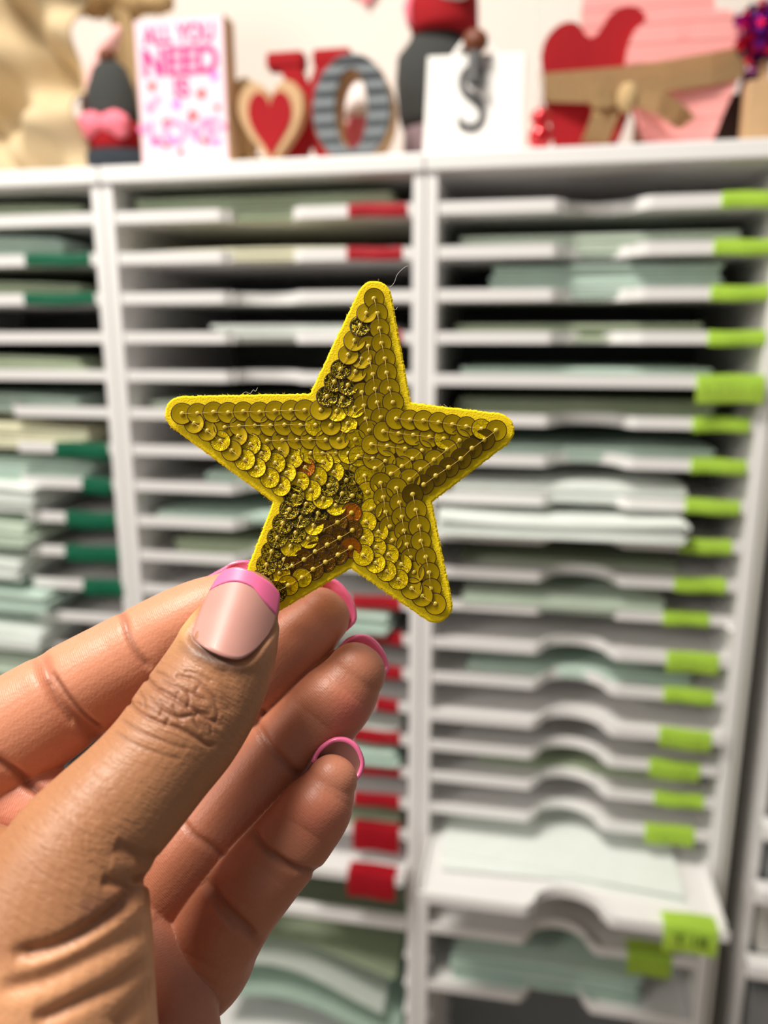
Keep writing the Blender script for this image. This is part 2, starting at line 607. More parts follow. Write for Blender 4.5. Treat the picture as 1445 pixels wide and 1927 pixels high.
# open bin under the middle tower's trays: curved sheets
bm = bmesh.new()
zr = 0.648
bx(bm, XP[1] + 0.0130, XP[2] - 0.0130, YF - 0.004, YF + 0.010, zr - 0.006, zr + 0.006, 0.001)
o = me_obj('cross_bar', bm, M['plastic'])
tag(o, 'grey white crossbar below the lowest tray of the middle tower', 'crossbar')


def curl(name, x0, x1, y0, z0, h, key, label, lift=0.02, ln=0.25, slope=0.25):
    bm = bmesh.new()
    nx, ny = 12, 6
    g = []
    for a in range(nx + 1):
        for b in range(ny + 1):
            f, q = a / nx, b / ny
            x = x0 + (x1 - x0) * f
            zz = z0 + lift * math.sin(PI * f * 0.9) - slope * (x - x0) + 0.01 * q
            g.append(bm.verts.new((x, y0 + ln * q + 0.008 * math.sin(5 * f), zz)))
    for a in range(nx):
        for b in range(ny):
            k = a * (ny + 1) + b
            bm.faces.new((g[k], g[k + 1], g[k + ny + 2], g[k + ny + 1]))
    bmesh.ops.solidify(bm, geom=bm.faces[:], thickness=h)
    o = me_obj(name, bm, M[key], smooth=False)
    return tag(o, label, 'paper stack', 'curled sheets low in the towers')


zb = 0.50
curl('curled_paper_sheaf', -0.36, -0.135, 0.815, 0.575, 0.012, 'paper_sage', 'sage sheaf of curled paper topmost under the crossbar', 0.016, slope=0.10)
curl('curled_paper_sheaf', -0.37, -0.15, 0.805, 0.542, 0.024, 'paper_white', 'thick white sheaf of curled paper under the crossbar', 0.02, slope=0.16)
curl('curled_paper_sheaf', -0.37, -0.13, 0.80, 0.497, 0.020, 'paper_mint', 'mint sheaf of curled paper lowest at the bottom edge', 0.018, slope=0.12)
bm = bmesh.new(); bx(bm, XP[1] + 0.013, XP[2] - 0.013, YF + 0.0, YB - 0.01, 0.43, 0.436); 
o = me_obj('storage_shelf', bm, M['plastic']); tag(o, 'white shelf under the curled paper of the middle tower', 'shelf')

# left tower ---------------------------------------------------------------
gl = {1: (-0.550, -0.472), 2: (-0.556, -0.470), 6: (-0.535, -0.468), 7: (-0.505, -0.467), 8: (-0.530, -0.466), 9: (-0.535, -0.464), 10: (-0.515, -0.462)}
for i in range(14):
    lab = None
    if i in gl:
        lab = ('green_tape', gl[i][0], gl[i][1], 0.007 if i < 3 else 0.012, None)
    tray(0, i, Z0[i], 0.0, label=lab, notch=(i > 4))
xl = lambda px, py: WX(px, py, YF + 0.03)[0]
for i, x1p, h, key, sb in ((0, 150, 0.022, 'paper_sage', 0.03), (1, 128, 0.028, 'paper_mint', 0.02), (2, 158, 0.020, 'paper_sage', 0.02),
                           (4, 175, 0.020, 'paper_sage', 0.01), (5, 140, 0.016, 'paper_mint', 0.03), (6, 175, 0.024, 'paper_cream', 0.01),
                           (7, 180, 0.024, 'paper_mint', 0.02), (8, 100, 0.028, 'paper_white', -0.01), (9, 95, 0.026, 'paper_green', -0.015),
                           (10, 85, 0.022, 'paper_white', -0.02), (11, 130, 0.024, 'paper_mint', -0.02), (12, 130, 0.022, 'paper_white', -0.03), (13, 140, 0.024, 'paper_green', -0.02)):
    stack(0, i, Z0[i], -0.775, xl(x1p, 400 + i * 68), h, key, sb, bow=0.004)

# drawer tower at the right edge --------------------------------------------
t = thing('drawer_tower', 'white drawer chest with grey drawer fronts at the right edge', 'drawers', (0.415, 0.95, 0), None)
xa, xb = 0.262, 0.568


def putd(name, f, m, par=None):
    bm = bmesh.new(); f(bm)
    o = me_obj(name, bm, m, par or t)
    if not par:
        o.matrix_parent_inverse = Matrix.Translation(-Vector(t.location))
    return o


def WZ(py, px=1430, Y=0.79):
    return WX(px, py, Y)[1]


zt = 1.22
putd('side_panel', lambda b: bx(b, xa, xa + 0.008, 0.80, 1.12, 0, zt), M['plastic'])
putd('side_panel', lambda b: bx(b, xb - 0.008, xb, 0.80, 1.12, 0, zt), M['plastic'])
putd('top_panel', lambda b: bx(b, xa, xb, 0.795, 1.12, zt, zt + 0.012, 0.002), M['plastic'])
putd('back_panel', lambda b: bx(b, xa + 0.008, xb - 0.008, 1.112, 1.12, 0, zt), M['plastic'])
rows = [(1090, 1360), (1400, 1535), (1575, 1655), (1700, 1795), (1865, 1990)]
for n, (ya, yb) in enumerate(rows):
    za, zbm = WZ(ya), WZ(yb)
    dr = putd('drawer', lambda b: bx(b, xa + 0.013, xb - 0.013, 0.79, 1.10, zbm, za, 0.003), M['frost'] if n != 3 else M['clear'])
    r = putd('drawer_rim', lambda b: bx(b, xa + 0.0, xb - 0.0, 0.772, 0.7925, zbm - (WZ(1535) - WZ(1575)) * 0.8, zbm, 0.004), M['plastic'])
# clear strip between towers
bm = bmesh.new(); bx(bm, 0.2325, 0.2365, 0.795, 1.12, 0.0, 1.30)
tag(me_obj('plastic_divider', bm, M['clear']), 'upright translucent plastic strip beside the right tower', 'divider')

# ------------------------------------------------------------------ decor on top
ZS = ZT + 0.0175


def flat_thing(name, label, cat, px, Y, group=None):
    x = WX(px, 295, Y)[0]
    return thing(name, label, cat, (x, Y, ZS), group)


def heart_pts(w, h, n=40, rot=0.0):
    out = []
    for k in range(n):
        a = 2 * PI * k / n
        x = 16 * math.sin(a) ** 3
        z = 13 * math.cos(a) - 5 * math.cos(2 * a) - 2 * math.cos(3 * a) - math.cos(4 * a)
        out.append((x / 32 * w, (z + 17) / 29 * h))
    if rot:
        c, s = math.cos(rot), math.sin(rot)
        out = [(x * c - z * s, x * s + z * c) for x, z in out]
    return out


# draped linen at the far left
def drape(name, px0, px1, zlo_px, ztop, Y, m, label, seed=0, amp=0.02, nx=60, nz=60):
    r = random.Random(seed)
    x0, _ = WX(px0, 200, Y); x1, _ = WX(px1, 200, Y)
    ph = [r.uniform(0, 6) for _ in range(8)]
    vs, fs = [], []
    for a in range(nx + 1):
        for b in range(nz + 1):
            f, q = a / nx, b / nz
            right = x1 + (0.012 * math.sin(q * 7 + ph[0]) - 0.03 * max(0, q - 0.6))
            x = x0 + (right - x0) * f
            z = ZS + ztop * q
            y = Y - amp * (1.5 * abs(math.sin(4.5 * f + 5 * q + ph[1])) ** 0.6 - 0.7 + 0.9 * math.sin(6 * f - 9 * q + ph[4]) + 0.6 * math.sin(21 * q - 6 * f + ph[2]) + 0.4 * math.sin(17 * f + 14 * q + ph[3])) - 0.02 * (1 - q)
            vs.append((x, y, z)); 
    for a in range(nx):
        for b in range(nz):
            k = a * (nz + 1) + b
            fs.append((k, k + nz + 1, k + nz + 2, k + 1))
    o = mesh_py(name, vs, fs, m, smooth=True)
    md = o.modifiers.new('solid', 'SOLIDIFY'); md.thickness = 0.003
    return o


o = drape('draped_linen', -160, 178, 320, 0.30, 0.90, M['linen'], '', 3, 0.026)
tag(o, 'crumpled natural linen cloth draped at the far left', 'cloth')
bm = bmesh.new()
for k in range(7):
    a = k / 6
    x, z = WX(165 + 130 * a, 20 - 4 * math.sin(3 * a), 0.985)
    ball(bm, (x, 0.985, z + 0.01), 0.022, 0.014, 0.016 + 0.004 * math.sin(k * 2), amp=0.25)
x, _z = WX(230, 20, 0.985)
bx(bm, x - 0.012, x + 0.012, 0.975, 0.992, ZS, z + 0.012)
tag(me_obj('burlap_garland', bm, M['burlap'], smooth=True), 'brown burlap garland above and behind the pink printed sign', 'garland')


# left gnome
def cone_pts(): pass


t = flat_thing('plush_gnome', 'plush gnome in a charcoal hat beside the pink printed sign', 'gnome', 218, 0.89)
s = 0.875 / F
bm = bmesh.new(); lathe(bm, [(0.040, 0), (0.049, 0.008), (0.050, 0.018), (0.044, 0.030), (0.030, 0.036)], 28, sx=1.0, sy=0.7); me_obj('base', bm, M['navy'], t, True)
bm = bmesh.new(); lathe(bm, [(0.030, 0.030), (0.034, 0.040), (0.036, 0.055), (0.033, 0.062)], 28, sy=0.75); me_obj('body', bm, M['red'], t, True)
bm = bmesh.new()
ball(bm, (-0.014, -0.024, 0.060), 0.018, 0.009, 0.012, amp=0.1); ball(bm, (0.014, -0.024, 0.060), 0.018, 0.009, 0.012, amp=0.1); ball(bm, (-0.020, -0.022, 0.052), 0.010, 0.008, 0.009); ball(bm, (0.020, -0.022, 0.052), 0.010, 0.008, 0.009)
me_obj('moustache', bm, M['pink_fur'], t, True)
bm = bmesh.new(); lathe(bm, [(0.030, 0.060), (0.031, 0.075), (0.028, 0.100), (0.019, 0.122), (0.008, 0.131)], 28, sy=0.75); me_obj('hat', bm, M['charcoal'], t, True)
bm = bmesh.new(); ball(bm, (0, -0.004, 0.134), 0.010, 0.009, 0.008); me_obj('hat_button', bm, M['brown'], t, True)
bm = bmesh.new(); tube(bm, [(-0.036, 0.01, 0.05), (-0.038, 0.008, 0.09), (-0.024, 0.006, 0.12), (-0.004, 0.004, 0.148), (0.014, 0.004, 0.165)], [0.004, 0.006, 0.008, 0.012, 0.004], 10); me_obj('hat_tail', bm, M['palepink'], t, True)

# printed sign
Y = 0.845
xa, _ = WX(262, 170, Y); xb, _ = WX(425, 170, Y)
zt = WX(350, 32, Y)[1]
t = thing('printed_sign', 'white box sign with pink lettering and hearts', 'sign', ((xa + xb) / 2, Y, ZS))
hw, hh = (xb - xa) / 2, zt - ZS
bm = bmesh.new(); bx(bm, -hw - 0.002, hw + 0.002, 0.0, 0.026, 0, hh, 0.001); me_obj('frame', bm, M['tan'], t)
bm = bmesh.new(); bx(bm, -hw, hw, -0.0015, 0.0, 0.001, hh - 0.001); me_obj('printed_board', bm, M['board_pink'], t)
pk = hh / 275.0
text_mesh('lettering', 'ALL YOU', 0.024, M['print_pink'], t, (0, -0.0018, hh - 30 * pk), sx=0.82, bold=0.0006)
text_mesh('lettering', 'NEED', 0.036, M['print_pink'], t, (0, -0.0018, hh - 78 * pk), sx=0.95, bold=0.0012)
text_mesh('lettering', 'IS', 0.025, M['print_pink'], t, (0, -0.0018, hh - 124 * pk), bold=0.0008)
text_mesh('lettering', 'LOVE', 0.034, M['print_pale'], t, (0, -0.0018, hh - 205 * pk), sx=1.0, bold=0.0008)
r = random.Random(5)
spots = [(290, 165, 'print_red'), (385, 178, 'print_red'), (338, 198, 'print_lilac'), (410, 205, 'print_red'), (318, 235, 'print_red'), (360, 220, 'print_red'),
         (385, 268, 'print_red'), (410, 270, 'print_lilac'), (312, 278, 'print_red'), (345, 288, 'print_red'), (295, 268, 'print_pink'), (280, 205, 'print_pale'),
         (400, 145, 'print_lilac'), (300, 140, 'print_pale'), (420, 240, 'print_pale'), (275, 245, 'print_pale'), (300, 190, 'print_pale'), (365, 250, 'print_pale'), (330, 262, 'print_lilac'), (398, 232, 'print_pale')]
for px, py, k in spots:
    x, z = WX(px, py, Y)
    w = r.uniform(0.007, 0.012)
    bm = bmesh.new(); prism(bm, heart_pts(w, w, 20, r.uniform(-.5, .5)), -0.0021, -0.0016)
    o = me_obj('printed_heart', bm, M[k], t); o.location = (x - t.location.x, 0, z - ZS - w / 2)

# burlap bow behind
Y = 0.90
x, z = WX(460, 200, Y)
bm = bmesh.new()
ball(bm, (0, 0, 0.086), 0.020, 0.014, 0.020, amp=0.15); ball(bm, (-0.004, 0.004, 0.045), 0.016, 0.012, 0.030, amp=0.2); ball(bm, (0.006, 0, 0.014), 0.018, 0.012, 0.0138, amp=0.2)
tag(me_obj('burlap_bow', bm, M['burlap'], smooth=True, loc=(x, Y, ZS)), 'burlap bow behind the small red and tan heart', 'bow')

# small heart
Y = 0.855
x, _ = WX(508, 200, Y)
t = thing('wooden_heart', 'small red heart with thick tan wooden border', 'heart', (x, Y, ZS), 'letter row')
bm = bmesh.new(); prism(bm, heart_pts(0.073, 0.089), 0, 0.018, 0.0015); me_obj('border', bm, M['tan'], t)
bm = bmesh.new(); prism(bm, [(a * 0.66, b * 0.76 + 0.010) for a, b in heart_pts(0.073, 0.089)], -0.002, -0.0002); me_obj('red_panel', bm, M['red'], t)

# X
Y = 0.885
x, _ = WX(580, 200, Y)
t = thing('letter_x', 'red block letter X behind the small heart', 'letter', (x, Y, ZS), 'letter row')
hgt = WX(580, 92, Y)[1] - ZS


def bar(b, xa, xb, w):
    prism(b, [(xa - w, 0.003), (xa + w, 0.003), (xb + w, hgt - 0.003), (xb - w, hgt - 0.003)], 0, 0.02)


bm = bmesh.new(); bar(bm, -0.026, 0.026, 0.0115); me_obj('stroke', bm, M['red'], t)
bm = bmesh.new(); bar(bm, 0.026, -0.026, 0.0115); o = me_obj('stroke', bm, M['red'], t); o.location.y = 0.0008
for sx in (-1, 1):
    bm = bmesh.new(); bx(bm, sx * 0.026 - 0.021, sx * 0.026 + 0.021, -0.001, 0.021, hgt - 0.017, hgt, 0.004); me_obj('serif', bm, M['red'], t)
    bm = bmesh.new(); bx(bm, sx * 0.026 - 0.019, sx * 0.026 + 0.019, -0.001, 0.021, 0, 0.014, 0.003); me_obj('serif', bm, M['red'], t)

# O
Y = 0.835
x, _ = WX(662, 200, Y)
t = thing('letter_o', 'grey corrugated metal letter O with tan edge', 'letter', (x, Y, ZS), 'letter row')
zo = WX(662, 102, Y)[1] - ZS
n = 48
ow = (WX(738, 200, Y)[0] - WX(588, 200, Y)[0]) / 2
outer = [(ow * math.cos(2 * PI * k / n), zo / 2 + zo / 2 * math.sin(2 * PI * k / n)) for k in range(n)]
inner = [(ow * 0.38 * math.cos(2 * PI * k / n), zo / 2 + zo * 0.36 * math.sin(2 * PI * k / n)) for k in range(n)]
bm = bmesh.new(); ring_prism(bm, outer, inner, 0.0, 0.034); me_obj('wooden_core', bm, M['tan'], t)
# corrugated face: rows following z
bm = bmesh.new()
NZ = 90
prev = None
for a in range(n * 2 + 1):
    ang = 2 * PI * a / (n * 2)
    col = []
    for b in range(13):
        f = b / 12
        xx = (ow - 0.001) * math.cos(ang) * (1 - f) + ow * 0.40 * math.cos(ang) * f
        zz = zo / 2 + ((zo / 2 - 0.001) * (1 - f) + zo * 0.37 * f) * math.sin(ang)
        col.append(bm.verts.new((xx, -0.0035 + 0.0018 * math.sin(zz / zo * 2 * PI * 7), zz)))
    if prev:
        for b in range(12):
            bm.faces.new((prev[b], col[b], col[b + 1], prev[b + 1]))
    prev = col
bmesh.ops.remove_doubles(bm, verts=bm.verts[:], dist=1e-6)
bmesh.ops.solidify(bm, geom=bm.faces[:], thickness=0.0008)
me_obj('corrugated_face', bm, M['galv'], t, True)

# small gnome behind the O
Y = 0.905
x, _ = WX(675, 200, Y)
t = thing('small_gnome', 'tiny gnome with white hat and pink body seen through the O', 'gnome', (x, Y, ZS))
bm = bmesh.new(); lathe(bm, [(0.010, 0), (0.016, 0.006), (0.016, 0.016), (0.013, 0.026)], 20); me_obj('body', bm, M['hotpink'], t, True)
bm = bmesh.new(); ball(bm, (0, -0.008, 0.038), 0.015, 0.010, 0.026, amp=0.1); me_obj('beard', bm, M['pink_fur'], t, True)
bm = bmesh.new(); ball(bm, (-0.018, 0, 0.032), 0.009, 0.009, 0.028); me_obj('sleeve', bm, M['tan'], t, True)
bm = bmesh.new(); lathe(bm, [(0.016, 0.060), (0.015, 0.075), (0.009, 0.09), (0.002, 0.098)], 20); me_obj('hat', bm, M['whitefur'], t, True)

# tall gnome
Y = 0.93
x, _ = WX(820, 200, Y)
t = thing('plush_gnome', 'tall charcoal plush gnome with red hat behind the white S sign', 'gnome', (x, Y, ZS))
bm = bmesh.new(); lathe(bm, [(0.030, 0), (0.036, 0.01), (0.036, 0.05)], 24); me_obj('skirt', bm, M['mauve'], t, True)
bm = bmesh.new(); lathe(bm, [(0.036, 0.048), (0.042, 0.065), (0.045, 0.10), (0.043, 0.125), (0.030, 0.140), (0.026, 0.150)], 28, sx=1.0, sy=0.8); me_obj('body', bm, M['charcoal'], t, True)
bm = bmesh.new(); lathe(bm, [(0.034, 0.143), (0.037, 0.150), (0.036, 0.175), (0.030, 0.20), (0.012, 0.24)], 28, (0.008, 0, 0.002)); me_obj('hat', bm, M['red'], t, True)
bm = bmesh.new(); ball(bm, (0.018, -0.030, 0.182), 0.023, 0.014, 0.016, amp=0.1); me_obj('pompom', bm, M['whitefur'], t, True)
bm = bmesh.new(); tube(bm, [(-0.026, -0.02, 0.15), (-0.03, -0.015, 0.17), (-0.022, -0.01, 0.2)], [0.003, 0.005, 0.003], 8); me_obj('pink_trim', bm, M['pink_fur'], t, True)

# white S sign
Y = 0.84
xa, _ = WX(796, 200, Y); xb, _ = WX(985, 200, Y)
zt = WX(890, 100, Y)[1] - ZS
t = thing('letter_sign', 'plain white block sign with grey letter S', 'sign', ((xa + xb) / 2, Y, ZS))
hw = (xb - xa) / 2
bm = bmesh.new(); prism(bm, [(-hw, 0), (hw, 0), (hw, zt - 0.002), (-hw + 0.004, zt)], 0, 0.02, 0.0012); me_obj('block', bm, M['signwhite'], t)
text_mesh('letter', 'S', 0.088, M['greyletter'], t, (-0.001, -0.0012, 0.053), 0.001, sx=0.82)
bm = bmesh.new()
tube(bm, [(-0.024 + 0.048 * k / 12, 0.012, zt - 0.003 + 0.022 * math.sin(PI * k / 12)) for k in range(13)], 0.0028, 8)
me_obj('handle', bm, M['signwhite'], t, True)
t2 = thing('peg', 'brown round knob on a short grey stem at the S sign', 'knob', (t.location.x + 0.002, Y - 0.010, ZS + zt - 0.030))
bm = bmesh.new(); lathe(bm, [(0.007, 0), (0.0065, 0.02), (0.006, 0.028)], 16); bx(bm, -0.005, 0.012, -0.002, 0.002, -0.003, 0.003); me_obj('stem', bm, M['greyletter'], t2, False)
bm = bmesh.new(); ball(bm, (0, 0, 0.037), 0.0125, 0.010, 0.011); me_obj('knob', bm, M['brown'], t2, True)

# red ornament + string
Y = 0.815
x, z = WX(1016, 262, Y)
t = thing('glass_bauble', 'glossy red bauble hanging by a white string', 'bauble', (x, Y, ZS))
bm = bmesh.new(); ball(bm, (0, 0, 0.0125), 0.0115, 0.0115, 0.0122, 24, 16); me_obj('ball', bm, M['red_gloss'], t, True)
bm = bmesh.new(); ball(bm, (0, 0.002, 0.030), 0.010, 0.010, 0.009, 24, 16); me_obj('upper_ball', bm, M['red_gloss'], t, True)
bm = bmesh.new(); tube(bm, [(0, 0.002, 0.038), (-0.004, 0.003, 0.06), (-0.009, 0.004, 0.10), (-0.013, 0.004, 0.16), (-0.010, 0.004, 0.22)], 0.0008, 6); me_obj('string', bm, M['string'], t, True)
bm = bmesh.new(); tube(bm, [(0.001, 0.002, 0.038), (0.001, 0.003, 0.06), (-0.006, 0.004, 0.10), (-0.011, 0.004, 0.16), (-0.010, 0.004, 0.22)], 0.0006, 6); me_obj('string', bm, M['string'], t, True)


# big hearts: outlines given in metres relative to the foot
def px_outline(pts, Y, x0):
    out = []
    for px, py in pts:
        x, z = WX(px, py, Y)
        out.append((x - x0, max(0.0, z - ZS)))
    return out


def smooth_loop(pts, n=6):
    out = []
    m = len(pts)
    for i in range(m):
        p0, p1, p2, p3 = [np.array(pts[(i + k - 1) % m]) for k in range(4)]
        for k in range(n):
            t_ = k / n
            out.append(tuple(0.5 * ((2 * p1) + (-p0 + p2) * t_ + (2 * p0 - 5 * p1 + 4 * p2 - p3) * t_ ** 2 + (-p0 + 3 * p1 - 3 * p2 + p3) * t_ ** 3)))
    return out


def big_heart(name, label, pts, Y, m, dep=0.016, planks=False, foot=1150):
    x0 = WX(foot, 280, Y)[0]
    t = thing(name, label, 'heart', (x0, Y, ZS), 'large wooden hearts')
    o = smooth_loop(px_outline(pts, Y, x0))
    if not planks:
        bm = bmesh.new(); prism(bm, o, 0, dep, 0.001)
        me_obj('panel', bm, m, t)
        return t
    # horizontal grooved strips, each cut from the outline
    zmin, zmax = min(p[1] for p in o), max(p[1] for p in o)
    N = planks
    bm0 = bmesh.new(); prism(bm0, o, 0, dep); bmesh.ops.triangulate(bm0, faces=bm0.faces[:])
    for k in range(N):
        a, b = zmin + (zmax - zmin) * k / N, zmin + (zmax - zmin) * (k + 1) / N
        bm = bm0.copy()
        for co, no in (((0, 0, a + 0.0004), (0, 0, -1)), ((0, 0, b - 0.0004), (0, 0, 1))):
            geo = bm.verts[:] + bm.edges[:] + bm.faces[:]
            r_ = bmesh.ops.bisect_plane(bm, geom=geo, plane_co=co, plane_no=no, clear_outer=True)
            ed = [e for e in r_['geom_cut'] if isinstance(e, bmesh.types.BMEdge)]
            bmesh.ops.holes_fill(bm, edges=ed)
        if len(bm.verts) > 5:
            todo = set(bm.verts)
            isl = []
            while todo:
                st = [todo.pop()]; cur = set(st)
                while st:
                    for e in st.pop().link_edges:
                        for v in e.verts:
                            if v in todo:
                                todo.discard(v); cur.add(v); st.append(v)
                isl.append({v.index for v in cur})
                bm.verts.index_update()
            bm.verts.index_update()
            todo = set(bm.verts); isl = []
            while todo:
                st = [todo.pop()]; cur = set(st)
                while st:
                    for e in st.pop().link_edges:
                        for v in e.verts:
                            if v in todo:
                                todo.discard(v); cur.add(v); st.append(v)
                isl.append({v.index for v in cur})
            for ii in isl:
                b2 = bm.copy()
                b2.verts.ensure_lookup_table()
                bmesh.ops.delete(b2, geom=[v for v in b2.verts if v.index not in ii], context='VERTS')
                q = me_obj('plank', b2, m, t)
                q.location.y = 0.0008 * (k % 2)
            bm.free()
        else:
            bm.free()
    bm0.free()
    return t


big_heart('large_heart', 'solid red wooden heart leaning left of the pink heart',
          [(1100, 285), (1050, 285), (1035, 225), (1018, 150), (1022, 85), (1050, 48), (1085, 42), (1108, 72), (1126, 60), (1150, 25), (1185, 10), (1215, 28), (1205, 60), (1185, 110), (1190, 190), (1150, 285)],
          0.875, M['red'], foot=1110)
big_heart('large_heart', 'pink planked wooden heart in front at the right',
          [(1250, 285), (1215, 260), (1190, 190), (1178, 120), (1192, 62), (1225, 38), (1265, 45), (1288, 82), (1310, 46), (1350, 18), (1385, 28), (1402, 70), (1392, 140), (1365, 205), (1325, 285)],
          0.862, M['pink_wood'], planks=15, foot=1270)
big_heart('large_heart', 'taller pink heart behind the other two hearts',
          [(1230, 240), (1170, 180), (1110, 90), (1095, 10), (1120, -40), (1170, -50), (1215, -10), (1260, -50), (1310, -50), (1345, 0), (1335, 90), (1290, 180)],
          0.915, M['pink_wood'], planks=18, foot=1230)
for o in list(bpy.data.objects):
    if o.get('label', '').startswith('taller pink heart'):
        bm = bmesh.new(); bx(bm, -0.02, 0.02, 0.016, 0.020, 0, 0.10); me_obj('stand', bm, M['tan'], o)

# burlap ribbon round the hearts
Y = 0.85
x0 = WX(1200, 280, Y)[0]
t = thing('burlap_ribbon', 'burlap ribbon with bow tied around the large hearts', 'ribbon', (x0, Y, ZS))


def strip(name, top, bot, Ys, m=M['burlap'], th=0.0012, par=t):
    bm = bmesh.new()
    A, B = [], []
    for (a, b, y) in zip(top, bot, Ys):
        xa_, za_ = WX(a[0], a[1], y); xb_, zb_ = WX(b[0], b[1], y)
        A.append(bm.verts.new((xa_ - x0, y - Y, max(0.001, za_ - ZS)))); B.append(bm.verts.new((xb_ - x0, y - Y, max(0.001, zb_ - ZS))))
    for k in range(len(A) - 1):
        bm.faces.new((A[k], A[k + 1], B[k + 1], B[k]))
    bmesh.ops.solidify(bm, geom=bm.faces[:], thickness=th)
    return me_obj(name, bm, m, par)


strip('band', [(1014, 138), (1090, 132), (1180, 124), (1260, 112), (1340, 98), (1402, 86)], [(1026, 192), (1100, 194), (1180, 184), (1260, 172), (1340, 160), (1398, 148)], [0.870, 0.858, 0.856, 0.853, 0.855, 0.862])
strip('bow_loop', [(1170, 178), (1210, 170), (1250, 172), (1290, 200), (1310, 222)], [(1180, 190), (1205, 205), (1235, 215), (1262, 235), (1278, 243)], [0.845, 0.835, 0.832, 0.838, 0.846])
strip('bow_loop', [(1100, 150), (1125, 160), (1150, 170), (1175, 175)], [(1110, 200), (1135, 204), (1155, 200), (1178, 190)], [0.846, 0.836, 0.838, 0.845])
strip('bow_tail', [(1120, 190), (1112, 220), (1100, 250), (1092, 268)], [(1172, 190), (1162, 225), (1150, 255), (1145, 272)], [0.846, 0.842, 0.846, 0.850])
strip('bow_tail', [(1190, 190), (1205, 220), (1235, 255)], [(1205, 185), (1240, 222), (1262, 262)], [0.848, 0.846, 0.848], M['palepink'])
bm = bmesh.new(); ball(bm, (WX(1180, 185, 0.84)[0] - x0, -0.012, WX(1180, 185, 0.84)[1] - ZS), 0.010, 0.008, 0.014); me_obj('knot', bm, M['burlap'], t, True)

# right edge: tinsel ball, purple cloth, dark frame, wooden block
Y = 0.87
x, z = WX(1445, 60, Y)
t = thing('tinsel_ball', 'red and magenta tinsel ball at the top right', 'ornament', (x, Y, z))
r = random.Random(3)
for mk, cnt in (('foil_red', 90), ('foil_mag', 70), ('foil_pur', 60)):
    bm = bmesh.new()
    for k in range(cnt):
        d = Vector((r.gauss(0, 1), r.gauss(0, 1), r.gauss(0, 1))).normalized() * 0.036 * r.uniform(0.6, 1.0)
        s_ = r.uniform(0.003, 0.007)
        a = Vector((r.gauss(0, 1), r.gauss(0, 1), r.gauss(0, 1))).normalized() * s_
        b = a.cross(d).normalized() * s_
        vs = [bm.verts.new(d + a), bm.verts.new(d + b), bm.verts.new(d - a), bm.verts.new(d - b)]
        bm.faces.new(vs)
    o = me_obj('tinsel', bm, M[mk], t); o['kind'] = 'stuff'
bm = bmesh.new(); ball(bm, (0, 0, 0), 0.026, 0.026, 0.026); me_obj('core', bm, M['foil_pur'], t, True)
bm = bmesh.new(); bx(bm, -0.004, 0.004, -0.004, 0.004, -(z - ZS), -0.02); me_obj('stick', bm, M['tan'], t)
o = None
bm = bmesh.new()
xq0, zq0 = WX(1372, 190, 0.90); xq1, zq1 = WX(1425, 105, 0.90)
prism(bm, [(0, 0.0), (0.034, 0.0), (0.034, zq1 - ZS), (0.014, zq1 - ZS - 0.01)], 0, 0.010, 0.002)
tag(me_obj('purple_bag', bm, M['purple'], loc=(xq0, 0.905, ZS)), 'dark purple gift bag behind the pink heart at right', 'bag')
bm = bmesh.new()
xq0, zq = WX(1330, 178, 0.885)
xq1, _ = WX(1402, 178, 0.885)
bx(bm, 0, xq1 - xq0, 0, 0.015, 0, zq - ZS, 0.002)
tag(me_obj('dark_box', bm, M['dkbrown'], loc=(xq0, 0.885, ZS)), 'dark brown wooden box right of the pink heart', 'box')
Y = 0.85
x, z = WX(1408, 150, Y)
bm = bmesh.new(); bx(bm, 0, 0.035, 0, 0.02, 0, z - ZS, 0.002)
tag(me_obj('wooden_block', bm, M['tan'], loc=(x, Y, ZS)), 'light tan wooden block at the right edge of the shelf', 'block')
# pink paper shapes on the wall
t = thing('heart_garland', 'pink heart garland hanging high on the cream wall', 'garland', (WX(690, 0, WY - 0.01)[0], WY - 0.01, WX(690, 10, WY - 0.01)[1]))
for k, (dx, dz) in enumerate(((0, 0), (-0.02, 0.015), (0.022, 0.02))):
    bm = bmesh.new(); prism(bm, heart_pts(0.03, 0.03), 0, 0.002); o = me_obj('paper_heart', bm, M['pink_fur' if k == 0 else 'palepink'], t); o.location = (dx, 0, dz)
bm = bmesh.new(); tube(bm, [(-0.15, 0.002, 0.07), (-0.05, 0.002, 0.045), (0.0, 0.002, 0.035), (0.05, 0.002, 0.045), (0.12, 0.002, 0.065)], 0.0007, 6); me_obj('string', bm, M['string'], t)


# ------------------------------------------------------------------ hand
def cr(pts, n):
    pts = [np.array(p, float) for p in pts]
    out = []
    for i in range(len(pts) - 1):
        p0 = pts[max(i - 1, 0)]; p1 = pts[i]; p2 = pts[i + 1]; p3 = pts[min(i + 2, len(pts) - 1)]
        for k in range(n):
            t = k / n
            out.append(0.5 * ((2 * p1) + (-p0 + p2) * t + (2 * p0 - 5 * p1 + 4 * p2 - p3) * t * t + (-p0 + 3 * p1 - 3 * p2 + p3) * t ** 3))
    out.append(pts[-1])
    return out


